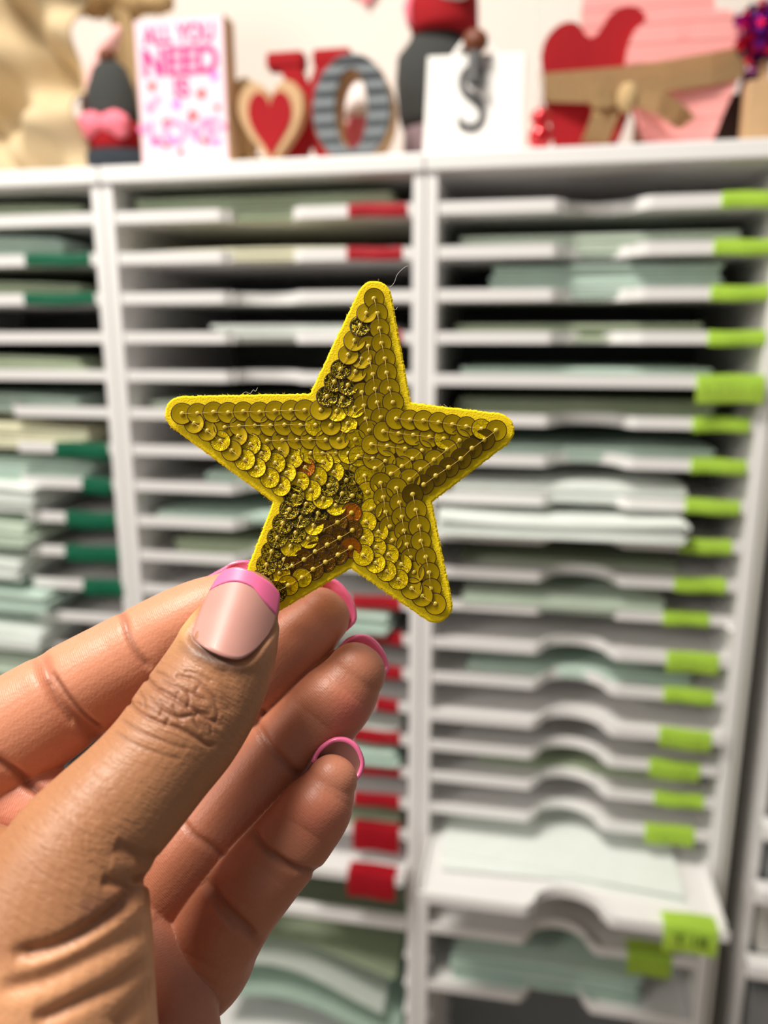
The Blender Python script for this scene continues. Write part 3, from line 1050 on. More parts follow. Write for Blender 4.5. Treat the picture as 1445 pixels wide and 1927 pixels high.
# each chain runs from the finger tip to its root: pixel, distance, pixel radius, depth flattening
CH = {
    'thumb': [(458, 1140, .1558, 68, .80), (438, 1200, .1542, 88, .82), (415, 1252, .1525, 99, .85), (385, 1310, .1500, 107, .88), (345, 1372, .1470, 111, .9),
              (300, 1430, .1440, 110, .92), (248, 1490, .1410, 115, .95), (190, 1552, .1375, 124, 1.0), (142, 1618, .1340, 140, 1.0), (118, 1700, .1310, 163, .9),
              (102, 1800, .1290, 184, .85), (88, 1920, .1280, 203, .85), (80, 2060, .1280, 220, .85)],
    'index': [(440, 1132, .1750, 60, .92), (394, 1157, .1745, 73, .92), (334, 1190, .1735, 81, .92), (270, 1228, .1722, 87, .9), (199, 1270, .1705, 92, .88),
              (125, 1315, .1685, 98, .86), (50, 1363, .1660, 105, .85), (-27, 1414, .164, 115, .85), (-140, 1490, .162, 130, .9)],
    'middle': [(600, 1163, .1800, 57, .95), (572, 1190, .1795, 67, .95), (525, 1232, .1785, 73, .95), (465, 1290, .1775, 77, .95), (380, 1370, .1760, 84, .95), (270, 1490, .174, 96, .95), (120, 1620, .172, 110, 1.0)],
    'ring': [(667, 1268, .1752, 58, .95), (640, 1305, .1747, 71, .95), (592, 1356, .1737, 76, .95), (535, 1413, .1725, 78, .95), (470, 1483, .1712, 84, .95),
             (405, 1560, .1700, 88, .95), (345, 1630, .1690, 88, .95), (250, 1720, .170, 100, 1.0)],
    'pinky': [(624, 1470, .1620, 48, .95), (605, 1507, .1615, 63, .95), (566, 1562, .1610, 71, .95), (528, 1607, .1605, 73, .95), (486, 1655, .1605, 76, .95), (448, 1702, .1615, 80, .95),
              (404, 1760, .1645, 90, .95), (374, 1815, .1690, 94, .95), (310, 1870, .176, 90, .95)],
    'palm': [(-150, 1500, .165, 120, .9), (-40, 1600, .170, 150, .8), (90, 1730, .172, 170, .7), (210, 1860, .172, 175, .65), (250, 2000, .172, 170, .7), (240, 2120, .172, 170, .7)],
    'base': [(-160, 1500, .165, 105, .9), (-20, 1512, .1645, 90, .9), (90, 1530, .164, 84, .9), (200, 1600, .166, 90, .9)],
    'web': [(-140, 1610, .154, 95, .9), (-50, 1650, .147, 100, .9), (50, 1700, .140, 120, .9)],
    'wrist': [(95, 1960, .156, 180, .8), (20, 2160, .157, 225, .75), (-120, 2420, .160, 230, .7), (-240, 2650, .163, 230, .7)],
    'heel': [(262, 1752, .1585, 44, .8), (290, 1802, .1580, 62, .8), (318, 1880, .1575, 88, .8), (302, 1960, .157, 119, .8), (292, 2080, .157, 130, .8)],
}
samples = []
bmh = bmesh.new()
for ci, (nm, ch) in enumerate(CH.items()):
    pp = cr(ch, 6)
    cs = [P(q[0], q[1], q[2]) for q in pp]
    rs = [q[3] * q[2] / F for q in pp]
    fl = [q[4] for q in pp]
    rings = []
    s = 0.0
    frames = []
    for i in range(len(cs)):
        t = cs[min(i + 1, len(cs) - 1)] - cs[max(i - 1, 0)]
        t /= np.linalg.norm(t)
        w = np.cross(t, FW); w /= np.linalg.norm(w)
        n = np.cross(w, t)
        frames.append((t, w, n))
        if i:
            s += np.linalg.norm(cs[i] - cs[i - 1])
        samples.append((cs[i], rs[i], ci, s, w, n, fl[i]))
    SEG = 40

    def ring(c, r, f, w, n):
        return [bmh.verts.new(c + w * r * math.cos(2 * PI * k / SEG) + n * r * f * math.sin(2 * PI * k / SEG)) for k in range(SEG)]
    t, w, n = frames[0]
    for a in np.linspace(0.08, 1, 9)[:-1]:
        ph = a * PI / 2
        rings.append(ring(cs[0] - t * rs[0] * 1.0 * math.cos(ph), rs[0] * math.sin(ph) ** 0.9, fl[0], w, n))
    for i in range(len(cs)):
        rings.append(ring(cs[i], rs[i], fl[i], frames[i][1], frames[i][2]))
    t, w, n = frames[-1]
    for a in np.linspace(1, 0.08, 9)[1:]:
        ph = a * PI / 2
        rings.append(ring(cs[-1] + t * rs[-1] * math.cos(ph), rs[-1] * math.sin(ph), fl[-1], w, n))
    for A, B in zip(rings, rings[1:]):
        for k in range(SEG):
            bmh.faces.new((A[k], B[k], B[(k + 1) % SEG], A[(k + 1) % SEG]))
    bmh.faces.new(rings[0]); bmh.faces.new(rings[-1][::-1])
bmesh.ops.recalc_face_normals(bmh, faces=bmh.faces[:])
tmp = bpy.data.meshes.new('tmp'); bmh.to_mesh(tmp); bmh.free()
VOX = 0.00028
# work in a 100x enlarged copy so that voxel size limits do not matter
org = P(250, 1500, 0.155)
co = np.empty(len(tmp.vertices) * 3); tmp.vertices.foreach_get('co', co)
co = ((co.reshape(-1, 3) - org) * 100).ravel(); tmp.vertices.foreach_set('co', co); tmp.update()
to = bpy.data.objects.new('tmp', tmp); C.objects.link(to)
md = to.modifiers.new('r', 'REMESH'); md.mode = 'VOXEL'; md.voxel_size = VOX * 100; md.adaptivity = 0
md = to.modifiers.new('s', 'SMOOTH'); md.factor = 0.5; md.iterations = 7
dg = bpy.context.evaluated_depsgraph_get()
hm = bpy.data.meshes.new_from_object(to.evaluated_get(dg))
bpy.data.objects.remove(to)
hm.name = 'hand'
nv = len(hm.vertices)
co = np.empty(nv * 3); hm.vertices.foreach_get('co', co)
V = co.reshape(-1, 3) / 100 + org


def normals():
    hm.vertices.foreach_set('co', ((V - org)).ravel()); hm.update()
    nn = np.empty(nv * 3)
    hm.vertex_normals.foreach_get('vector', nn)
    return nn.reshape(-1, 3)


SC = np.array([s_[0] for s_ in samples]); SR = np.array([s_[1] for s_ in samples]); SI = np.array([s_[2] for s_ in samples])
SS = np.array([s_[3] for s_ in samples]); SW = np.array([s_[4] for s_ in samples]); SN = np.array([s_[5] for s_ in samples])
pid = np.zeros(nv, int); fs_ = np.zeros(nv); fa = np.zeros(nv)
for a in range(0, nv, 20000):
    d = np.linalg.norm(V[a:a + 20000, None, :] - SC[None], axis=2) / SR[None]
    j = d.argmin(1)
    pid[a:a + 20000] = SI[j]
    rel = V[a:a + 20000] - SC[j]
    tt = np.cross(SW[j], SN[j])
    fs_[a:a + 20000] = SS[j] + np.abs((rel * tt).sum(1)) * 0 - (rel * tt).sum(1) * 0
    tan = -np.cross(SN[j], SW[j])
    fs_[a:a + 20000] = SS[j] + (rel * -tan).sum(1) * np.where((SC[np.minimum(j + 1, len(SC) - 1)] - SC[j] * 1.0 * np.ones(3) @ np.eye(3)).sum(1) == 0, 0, 1) * 0
    fa[a:a + 20000] = np.arctan2((rel * SN[j]).sum(1), (rel * SW[j]).sum(1)) * SR[j]
NM = list(CH.keys())
ID = {k: i for i, k in enumerate(NM)}
# continuous coordinate along each finger (projection on its pixel axis)
px, py, pd = proj(V)
for nm in NM:
    c = CH[nm]
    a0 = P(*c[0][:3]); a1 = P(*c[min(6, len(c) - 1)][:3])
    ax = (a1 - a0) / np.linalg.norm(a1 - a0)
    mk = pid == ID[nm]
    fs_[mk] = (V[mk] - a0) @ ax


def dist_poly(pts, n=8):
    q = np.array(cr([(a, b) for a, b in pts], n))
    best = np.full(nv, 1e9)
    tpar = np.zeros(nv)
    lo = q.min(0) - 60; hi = q.max(0) + 60
    sel = np.where((px > lo[0]) & (px < hi[0]) & (py > lo[1]) & (py < hi[1]))[0]
    p = np.stack([px[sel], py[sel]], 1)
    b = np.full(len(sel), 1e9); tp = np.zeros(len(sel))
    m = len(q) - 1
    for i in range(m):
        e = q[i + 1] - q[i]
        u = np.clip(((p - q[i]) @ e) / (e @ e + 1e-9), 0, 1)
        dd = np.linalg.norm(p - q[i] - u[:, None] * e, axis=1)
        k = dd < b
        b[k] = dd[k]; tp[k] = (i + u[k]) / m
    best[sel] = b; tpar[sel] = tp
    return best, tpar


crease_mask = np.zeros(nv)


def crease(parts, pts, depth_mm, sig_px, taper=True, dark=0.5):
    global V
    d, t = dist_poly(pts)
    nn = NRM
    facing = np.clip(-(nn @ FW) * 2.5 + 0.6, 0, 1)
    w = np.exp(-(d / sig_px) ** 2 / 2)
    if taper:
        w *= (np.sin(PI * t) ** 1.2) if depth_mm < 0 and sig_px > 20 else np.clip(np.minimum(t, 1 - t) * 7 + 0.05, 0, 1)
    ok = np.isin(pid, [ID[k] for k in parts])
    w *= facing * ok
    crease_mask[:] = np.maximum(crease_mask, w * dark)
    V -= nn * (w * depth_mm * 1e-3)[:, None]


NRM = normals()
TH = ['thumb', 'web']
PI_ = ['pinky', 'heel', 'palm']
# broad bulges first (negative depth raises the flesh)
crease(['index'], [(60, 1330), (150, 1280), (215, 1235)], -0.5, 40, True, 0)
crease(['index'], [(270, 1200), (350, 1160), (420, 1130)], -0.6, 36, True, 0)
crease(['ring'], [(640, 1290), (590, 1350)], -0.6, 42, True, 0)
crease(['pinky'], [(615, 1490), (570, 1560)], -0.7, 40, True, 0)
crease(['pinky'], [(500, 1640), (455, 1700)], -0.6, 38, True, 0)
crease(['pinky'], [(410, 1750), (380, 1810)], -0.5, 40, True, 0)
NRM = normals()
# finger joint folds
crease(['index'], [(222, 1140), (233, 1165), (243, 1200), (262, 1235), (285, 1260)], 0.55, 5.5, True, 0.7)
crease(['index'], [(72, 1222), (84, 1262), (112, 1318), (150, 1362), (200, 1400)], 1.5, 11, True, 0.5)
crease(['index'], [(94, 1260), (128, 1310), (165, 1350), (195, 1378)], 0.6, 4.5, True, 0.9)
crease(['index'], [(84, 1275), (108, 1325), (140, 1368)], 0.4, 4, True, 0.7)
crease(['index', 'palm', 'base'], [(-30, 1418), (0, 1433), (32, 1455), (62, 1482), (90, 1500)], 1.1, 7, True, 0.8)
crease(['ring'], [(478, 1350), (500, 1392), (522, 1421), (552, 1450), (570, 1462)], 0.7, 6, True, 0.6)
crease(['ring'], [(336, 1535), (362, 1570), (396, 1592), (430, 1615)], 0.6, 6, True, 0.5)
crease(['middle'], [(440, 1300), (480, 1330), (500, 1345)], 0.5, 5, True, 0.5)
crease(['pinky'], [(474, 1555), (486, 1583), (518, 1614), (556, 1634), (600, 1642), (625, 1640)], 0.8, 6, True, 0.7)
crease(['pinky'], [(388, 1650), (402, 1682), (430, 1716), (460, 1745), (492, 1778)], 1.1, 8, True, 0.7)
crease(['pinky'], [(395, 1690), (418, 1722), (450, 1752)], 0.4, 4, True, 0.5)
crease(['pinky'], [(508, 1600), (535, 1622), (560, 1645)], 0.25, 4, True, 0.3)
# thenar folds
crease(TH, [(20, 1797), (70, 1789), (116, 1776), (174, 1746), (233, 1702), (275, 1655)], 1.5, 11, True, 0.6)
crease(TH, [(-10, 1865), (50, 1853), (97, 1838), (174, 1800), (240, 1762), (296, 1722)], 1.0, 14, True, 0.35)
crease(TH, [(60, 1925), (110, 1905), (174, 1874), (233, 1843), (297, 1790)], 1.1, 11, True, 0.5)
crease(TH, [(215, 1935), (252, 1897), (300, 1840)], 0.9, 12, True, 0.4)
crease(TH, [(190, 1655), (221, 1662), (262, 1660), (290, 1648)], 0.8, 8, True, 0.6)
crease(TH, [(215, 1590), (240, 1600), (272, 1612), (300, 1606)], 0.6, 9, True, 0.4)
crease(TH, [(205, 1625), (235, 1632), (262, 1630)], -0.3, 10, True, 0.0)
# folds of the thumb knuckle
for pts, dm, sg in (([(262, 1262), (275, 1276), (295, 1296), (322, 1311), (349, 1327), (372, 1340), (398, 1346)], .55, 3.6),
                    ([(232, 1300), (240, 1318), (264, 1342), (295, 1358), (329, 1369), (364, 1385), (392, 1403), (405, 1398)], .5, 3.6),
                    ([(280, 1312), (305, 1336), (337, 1350), (365, 1346), (390, 1352), (420, 1366)], .38, 3.0),
                    ([(330, 1272), (337, 1273), (368, 1280), (395, 1304), (415, 1330)], .38, 3.0),
                    ([(300, 1276), (318, 1288), (341, 1296), (372, 1311), (392, 1322)], .30, 2.6),
                    ([(290, 1262), (312, 1272), (330, 1284)], .25, 2.6),
                    ([(345, 1262), (372, 1268), (400, 1284)], .22, 2.6),
                    ([(255, 1322), (280, 1334), (305, 1346), (320, 1362)], .25, 2.4),
                    ([(300, 1318), (306, 1332), (300, 1350)], .25, 2.2), ([(326, 1326), (332, 1344), (345, 1366)], .25, 2.2),
                    ([(352, 1298), (356, 1318), (350, 1334)], .25, 2.2), ([(338, 1300), (330, 1316)], .22, 2.2),
                    ([(372, 1340), (366, 1356), (376, 1376)], .22, 2.2), ([(384, 1352), (396, 1366), (398, 1384)], .2, 2.2),
                    ([(262, 1300), (272, 1318), (270, 1336)], .2, 2.2), ([(318, 1350), (310, 1366)], .2, 2.2),
                    ([(375, 1290), (368, 1304), (380, 1318)], .2, 2.2), ([(403, 1320), (410, 1342), (404, 1362)], .2, 2.4),
                    ([(225, 1352), (262, 1376), (310, 1396), (355, 1412)], .22, 3.0),
                    ([(215, 1375), (250, 1398), (300, 1418), (345, 1430)], .18, 3.0)):
    crease(TH, pts, dm, sg, True, 0.5)
crease(TH, [(255, 1290), (300, 1310), (350, 1330), (395, 1345)], -0.35, 26, True, 0)
crease(TH, [(420, 1250), (432, 1300), (430, 1345)], 0.25, 12, True, 0)
# nail fold round the thumb nail
crease(TH, [(400, 1106), (378, 1150), (360, 1196), (378, 1216), (408, 1233), (440, 1241), (460, 1239), (480, 1223), (506, 1192), (520, 1166)], 0.35, 4, False, 0.5)
crease(TH, [(382, 1112), (362, 1160), (345, 1196), (362, 1226), (402, 1248), (445, 1256), (475, 1248), (502, 1216), (524, 1180)], -0.45, 7, False, 0)
NRM = normals()
px, py, pd = proj(V)


# ---- colour
def lin(r, g, b):
    return np.array(srgb(r, g, b)[:3])


def blob(x, y, r, ids=None, rad2=None, ang=0.0):
    dx, dy = px - x, py - y
    c, s_ = math.cos(ang), math.sin(ang)
    u, v = (dx * c + dy * s_) / r, (-dx * s_ + dy * c) / (rad2 or r)
    w = np.exp(-(u * u + v * v))
    if ids:
        w = w * np.isin(pid, [ID[k] for k in ids])
    return w


col = np.tile(lin(218, 146, 112), (nv, 1))


def mixc(w, c):
    global col
    w = np.clip(w, 0, 1)[:, None]
    col = col * (1 - w) + np.array(c) * w


thumbish = np.isin(pid, [ID['thumb'], ID['web']]).astype(float)
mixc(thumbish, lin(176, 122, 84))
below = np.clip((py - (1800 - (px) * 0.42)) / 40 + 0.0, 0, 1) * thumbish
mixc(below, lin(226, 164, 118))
mixc(np.isin(pid, [ID['ring'], ID['middle'], ID['pinky']]).astype(float), lin(186, 118, 88))  # finger skin darkened, shade under the thumb put into the colour
mixc(np.isin(pid, [ID['heel'], ID['palm'], ID['wrist']]).astype(float), lin(186, 122, 96))  # palm side darkened too, its shade is part of the colour
mixc(np.isin(pid, [ID['base']]).astype(float), lin(222, 146, 118))
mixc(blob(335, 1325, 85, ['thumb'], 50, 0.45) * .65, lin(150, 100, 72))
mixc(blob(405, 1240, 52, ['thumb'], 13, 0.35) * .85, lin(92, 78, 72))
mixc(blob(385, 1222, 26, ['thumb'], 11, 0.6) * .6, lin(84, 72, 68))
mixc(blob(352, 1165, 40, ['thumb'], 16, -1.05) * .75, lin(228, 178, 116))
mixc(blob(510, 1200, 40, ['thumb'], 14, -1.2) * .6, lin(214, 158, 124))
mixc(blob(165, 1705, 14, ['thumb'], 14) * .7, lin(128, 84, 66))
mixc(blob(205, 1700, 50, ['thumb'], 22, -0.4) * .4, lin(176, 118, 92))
mixc(blob(660, 1345, 40, ['ring'], 40) * .45, lin(222, 100, 96))
mixc(blob(620, 1170, 60, ['middle'], 60) * .5, lin(236, 160, 130))
mixc(blob(680, 1235, 40, ['ring'], 40) * .4, lin(236, 160, 130))
mixc(blob(625, 1450, 50, ['pinky'], 50) * .4, lin(232, 156, 128))
mixc(blob(600, 1540, 50, ['pinky'], 50) * .35, lin(212, 110, 92))
mixc(blob(425, 1120, 60, ['index'], 60) * .4, lin(240, 150, 122))
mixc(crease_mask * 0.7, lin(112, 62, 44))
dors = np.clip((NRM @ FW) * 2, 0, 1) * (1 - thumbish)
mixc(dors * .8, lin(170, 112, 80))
wr = np.zeros(nv)
wr += thumbish * (0.35 + 1.0 * blob(345, 1330, 120, None, 75, 0.45) + 0.9 * blob(150, 1600, 130, None, 160, -.4))
wr *= 1 - np.exp(-((px - 450) ** 2 + (py - 1150) ** 2) / 70 ** 2)
hm.vertices.foreach_set('co', (V - org).ravel())
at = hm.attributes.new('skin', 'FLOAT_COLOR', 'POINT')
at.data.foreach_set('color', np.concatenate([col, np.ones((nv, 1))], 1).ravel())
at = hm.attributes.new('fc', 'FLOAT_VECTOR', 'POINT')
at.data.foreach_set('vector', np.stack([fs_ * 1000, fa * 1000, pid * 10.0], 1).ravel())
at = hm.attributes.new('wr', 'FLOAT', 'POINT')
at.data.foreach_set('value', wr)
hm.update(); hm.shade_smooth()

m = bpy.data.materials.new('skin'); m.use_nodes = True
nt = m.node_tree; L = nt.links
b = nt.nodes['Principled BSDF']
b.inputs['Roughness'].default_value = 0.46
b.inputs['Subsurface Weight'].default_value = 0.15
b.inputs['Subsurface Radius'].default_value = (1.0, 0.35, 0.2)
b.inputs['Subsurface Scale'].default_value = 0.0022


def node(tp, **kw):
    n_ = nt.nodes.new(tp)
    for k, v in kw.items():
        setattr(n_, k, v)
    return n_


def attr(nm_):
    n_ = node('ShaderNodeAttribute'); n_.attribute_name = nm_
    return n_


def mth(op, a, b_=None):
    n_ = node('ShaderNodeMath', operation=op)
    for k, v in ((0, a), (1, b_)):
        if v is None: continue
        if isinstance(v, (int, float)): n_.inputs[k].default_value = v
        else: L.new(v, n_.inputs[k])
    return n_.outputs[0]


ask, afc, awr = attr('skin'), attr('fc'), attr('wr')
tc = node('ShaderNodeTexCoord')
n1 = node('ShaderNodeTexNoise'); n1.inputs['Scale'].default_value = 260; n1.inputs['Detail'].default_value = 5
L.new(tc.outputs['Object'], n1.inputs['Vector'])
n1b = node('ShaderNodeTexNoise'); n1b.inputs['Scale'].default_value = 1300; n1b.inputs['Detail'].default_value = 3
L.new(tc.outputs['Object'], n1b.inputs['Vector'])
mr = node('ShaderNodeMapRange'); mr.inputs['To Min'].default_value = 0.86; mr.inputs['To Max'].default_value = 1.14
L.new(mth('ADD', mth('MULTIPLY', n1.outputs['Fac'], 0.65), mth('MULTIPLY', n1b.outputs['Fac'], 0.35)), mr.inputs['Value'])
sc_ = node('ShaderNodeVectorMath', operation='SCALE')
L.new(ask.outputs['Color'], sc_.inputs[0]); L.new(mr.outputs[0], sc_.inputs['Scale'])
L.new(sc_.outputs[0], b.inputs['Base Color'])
# wrinkles running across the finger
mp = node('ShaderNodeMapping'); mp.inputs['Scale'].default_value = (1.25, 0.30, 1)
L.new(afc.outputs['Vector'], mp.inputs['Vector'])
n2 = node('ShaderNodeTexNoise'); n2.inputs['Scale'].default_value = 1.0; n2.inputs['Detail'].default_value = 4; n2.inputs['Distortion'].default_value = 0.6
L.new(mp.outputs[0], n2.inputs['Vector'])
# fingerprint ridges
wv = node('ShaderNodeTexWave', wave_type='BANDS', bands_direction='X')
wv.inputs['Scale'].default_value = 0.75; wv.inputs['Distortion'].default_value = 1.2; wv.inputs['Detail Scale'].default_value = 0.3
L.new(afc.outputs['Vector'], wv.inputs['Vector'])
vo = node('ShaderNodeTexVoronoi'); vo.inputs['Scale'].default_value = 1500
L.new(tc.outputs['Object'], vo.inputs['Vector'])
h1 = mth('MULTIPLY', mth('MULTIPLY', n2.outputs['Fac'], awr.outputs['Fac']), 1.0)
notw = mth('SUBTRACT', 1.0, mth('MINIMUM', mth('MULTIPLY', awr.outputs['Fac'], 3.0), 1.0))
h2 = mth('MULTIPLY', mth('MULTIPLY', wv.outputs['Fac'], notw), 0.03)
h3 = mth('MULTIPLY', vo.outputs['Distance'], 0.10)
hs = mth('ADD', mth('ADD', h1, h2), h3)
bp = node('ShaderNodeBump'); bp.inputs['Strength'].default_value = 0.85; bp.inputs['Distance'].default_value = 0.00045
L.new(hs, bp.inputs['Height'])
L.new(bp.outputs[0], b.inputs['Normal'])
hm.materials.clear(); hm.materials.append(m)
hand = bpy.data.objects.new('person', hm)
C.objects.link(hand)
hand.location = org
tag(hand, 'hand of a person with pink french tip nails pinching the yellow star', 'person')

# ------------------------------------------------------------------ nails
M['nail_pink'] = mat('pink_nail_polish', srgb(255, 120, 168), 0.3, coat=0.3)
M['nail_bed'] = mat('nail_bed_gloss', srgb(208, 150, 138), 0.35, coat=0.25, sss=0.1, noise=(180, 0.10))
from mathutils.bvhtree import BVHTree
dgx = bpy.context.evaluated_depsgraph_get()
polys = np.empty(len(hm.polygons) * 4, int)
bv = BVHTree.FromPolygons([Vector(v) for v in V[:]], [tuple(p.vertices) for p in hm.polygons], all_triangles=False)


def hit(x, y):
    d = Vector(P(x, y, 1.0) - CAM).normalized()
    h = bv.ray_cast(Vector(CAM), d)
    if h[0] is None:
        return None
    return float((np.array(h[0]) - CAM) @ FW)


left = cr([(362, 1196), (378, 1150), (395, 1112), (410, 1086), (424, 1073)], 6)
cut = cr([(362, 1196), (380, 1216), (408, 1231), (437, 1240), (456, 1239), (480, 1222), (504, 1193)], 6)
right = cr([(504, 1193), (515, 1172), (522, 1146), (526, 1124), (524, 1114)], 6)
tip = cr([(424, 1073), (445, 1068), (466, 1073), (486, 1083), (508, 1097), (524, 1114)], 6)


def samp(poly, t):
    poly = np.array(poly)
    seg = np.linalg.norm(np.diff(poly, axis=0), axis=1); c_ = np.concatenate([[0], np.cumsum(seg)]); c_ /= c_[-1]
    return np.array([np.interp(t, c_, poly[:, 0]), np.interp(t, c_, poly[:, 1])])


pts, dep = [], []
for x in range(375, 520, 8):
    for y in range(1095, 1225, 8):
        d = hit(x, y)
        if d and d < 0.158:
            pts.append((x, y)); dep.append(d)
pts = np.array(pts, float); dep = np.array(dep)
ux, uy = (pts[:, 0] - 445) / 80, (pts[:, 1] - 1155) / 80
Amat = np.stack([np.ones_like(ux), ux, uy, ux * ux, ux * uy, uy * uy], 1)
w_ = np.exp(-(ux ** 2 + uy ** 2) * 0.5)
coef = np.linalg.lstsq(Amat * w_[:, None], dep * w_, rcond=None)[0]


def nail_depth(x, y):
    a, b_ = (x - 445) / 80, (y - 1155) / 80
    return float(np.array([1, a, b_, a * a, a * b_, b_ * b_]) @ coef)


def grid_obj(name, G, m, parent, thick):
    nu, nv_ = len(G), len(G[0])
    vs = [p for r_ in G for p in r_]
    fs = [(a * nv_ + c, (a + 1) * nv_ + c, (a + 1) * nv_ + c + 1, a * nv_ + c + 1) for a in range(nu - 1) for c in range(nv_ - 1)]
    o = mesh_py(name, [v - org for v in vs], fs, m, parent, True)
    md = o.modifiers.new('solid', 'SOLIDIFY'); md.thickness = thick; md.offset = 0
    return o


def nail_grid(v0, v1, nu, nv_, lift):
    G = []
    for a in range(nu + 1):
        u = a / nu
        col_ = []
        for c in range(nv_ + 1):
            f0 = v0(u); f1 = v1(u)
            v = f0 + (f1 - f0) * c / nv_
            # Coons patch, v=0 cuticle, v=1 free edge
            p = (1 - v) * samp(cut, u) + v * samp(tip, u) + (1 - u) * samp(left, v) + u * samp(right[::1], v) \
                - ((1 - u) * (1 - v) * np.array(cut[0]) + u * (1 - v) * np.array(cut[-1]) + (1 - u) * v * np.array(tip[0]) + u * v * np.array(tip[-1]))
            d = nail_depth(p[0], p[1]) - lift
            col_.append(P(p[0], p[1], d))
        G.append(col_)
    return G


smile = lambda u: 0.65 + 0.19 * math.sin(PI * min(1, max(0, u)) ** 0.85) ** 0.8 - 0.42 * max(0, u - 0.55)
nb = grid_obj('nail', nail_grid(lambda u: 0.0, lambda u: 1.0, 30, 24, 0.00045), M['nail_bed'], hand, 0.0005)
nb['label'] = 'thumb nail with bare rosy bed'
ntp = grid_obj('nail_tip', nail_grid(smile, lambda u: 1.0, 30, 8, 0.00066), M['nail_pink'], nb, 0.00035)
ntp['label'] = 'pink french tip'


def arc_nail(outer, dmid, dend, back_dir, length, label, edge=None):
    q = cr(outer, 6)
    n_ = len(q)
    G = []
    for i, p in enumerate(q):
        t = i / (n_ - 1)
        s_ = math.sin(PI * t) ** 0.7
        base = P(p[0], p[1], dend + (dmid - dend) * s_)
        G.append([base + back_dir * length * k / 12 + FW * 0.0006 * math.sin(PI * k / 12) for k in range(13)])
    o = grid_obj('nail', G, M['nail_pink'], hand, 0.0009)
    if label: o['label'] = label
    if edge:
        o.data.materials.append(M['nail_under'])
        for f_ in o.data.polygons:
            if f_.index % 12 >= edge: f_.material_index = 1
    return o


M['nail_under'] = mat('nail_underside', srgb(150, 104, 96), 0.5)


def tipdir(nm, dz=0.0):
    c = CH[nm]
    d = P(*c[2][:3]) - P(*c[0][:3])
    d /= np.linalg.norm(d)
    d = d + FW * dz
    return d / np.linalg.norm(d)


arc_nail([(596, 1101), (606, 1094), (618, 1090), (634, 1093), (652, 1110), (665, 1133), (670, 1155), (667, 1168), (660, 1176)], .1830, .1808, tipdir('middle', .1), .009, 'pink middle finger nail seen from below')
arc_nail([(645, 1214), (658, 1202), (681, 1195), (703, 1203), (722, 1226), (730, 1249), (729, 1260), (722, 1270)], .1792, .1766, tipdir('ring', .1), .009, 'pink ring finger nail seen from below')
arc_nail([(592, 1430), (598, 1416), (610, 1402), (630, 1390), (653, 1390), (672, 1403), (683, 1428), (681, 1447), (671, 1464)], .1652, .1628, tipdir('pinky', .12), .009, 'pink little finger nail seen from below', 1)
arc_nail([(425, 1072), (438, 1062), (455, 1056), (475, 1058), (492, 1075), (500, 1095)], .1800, .1790, tipdir('index', .1), .009, 'pink index finger nail behind the star')

# ------------------------------------------------------------------ star patch
SD = 0.1650
k_ = SD / F
sc0 = P(655, 860, SD)
star = bpy.data.objects.new('star_patch', None)
C.objects.link(star)
star.matrix_world = Matrix(((RT[0], UP[0], -FW[0], sc0[0]), (RT[1], UP[1], -FW[1], sc0[1]), (RT[2], UP[2], -FW[2], sc0[2]), (0, 0, 0, 1)))
tag(star, 'yellow felt star patch covered in gold sequins held between finger and thumb', 'star')
L2 = lambda x, y: np.array([(x - 655) * k_, -(y - 860) * k_])


def isect(p, d, q, e):
    A = np.array([[d[0], -e[0]], [d[1], -e[1]]])
    t = np.linalg.solve(A, np.array(q) - np.array(p))
    return np.array(p) + t[0] * np.array(d)


# measured edges in order, clockwise from the right side of the top arm
E_ = [((738, 560), (773, 757)), ((773, 757), (930, 776)), ((950, 840), (813, 945)), ((813, 945), (850, 1125)), ((780, 1152), (660, 1070)),
      ((660, 1070), (530, 1148)), ((468, 1062), (513, 945)), ((513, 945), (352, 826)), ((385, 744), (583, 740)), ((583, 740), (672, 552))]
E_ = [(np.array(a, float), np.array(b_, float)) for a, b_ in E_]


def offset_poly(d):
    out = []
    Ln = []
    for a, b_ in E_:
        t = (b_ - a) / np.linalg.norm(b_ - a)
        nrm = np.array([-t[1], t[0]])     # inward for clockwise on screen (y down)
        Ln.append((a + nrm * d, t))
    for i in range(10):
        p, t = Ln[i]; q, e = Ln[(i + 1) % 10]
        out.append(isect(p, t, q, e))
    return out   # out[i] = corner between edge i and i+1 ; even i = inner corner, odd i = tip


sh = offset_poly(0)
R_TIP = 33


def rounded(poly, rt, ri):
    res = []
    n_ = len(poly)
    for i in range(n_):
        p0, p1, p2 = poly[i - 1], poly[i], poly[(i + 1) % n_]
        a = (p0 - p1) / np.linalg.norm(p0 - p1); c = (p2 - p1) / np.linalg.norm(p2 - p1)
        half = math.acos(np.clip(a @ c, -1, 1)) / 2
        r_ = rt if i % 2 == 1 else ri
        dd = r_ / math.tan(half)
        A_, B_ = p1 + a * dd, p1 + c * dd
        bis = (a + c) / np.linalg.norm(a + c)
        cen = p1 + bis * (r_ / math.sin(half))
        a0 = math.atan2(*(A_ - cen)[::-1]); a1 = math.atan2(*(B_ - cen)[::-1])
        da = (a1 - a0 + PI) % (2 * PI) - PI
        m_ = 10 if i % 2 == 1 else 3
        for q in range(m_ + 1):
            an = a0 + da * q / m_
            res.append(cen + r_ * np.array([math.cos(an), math.sin(an)]))
    return res


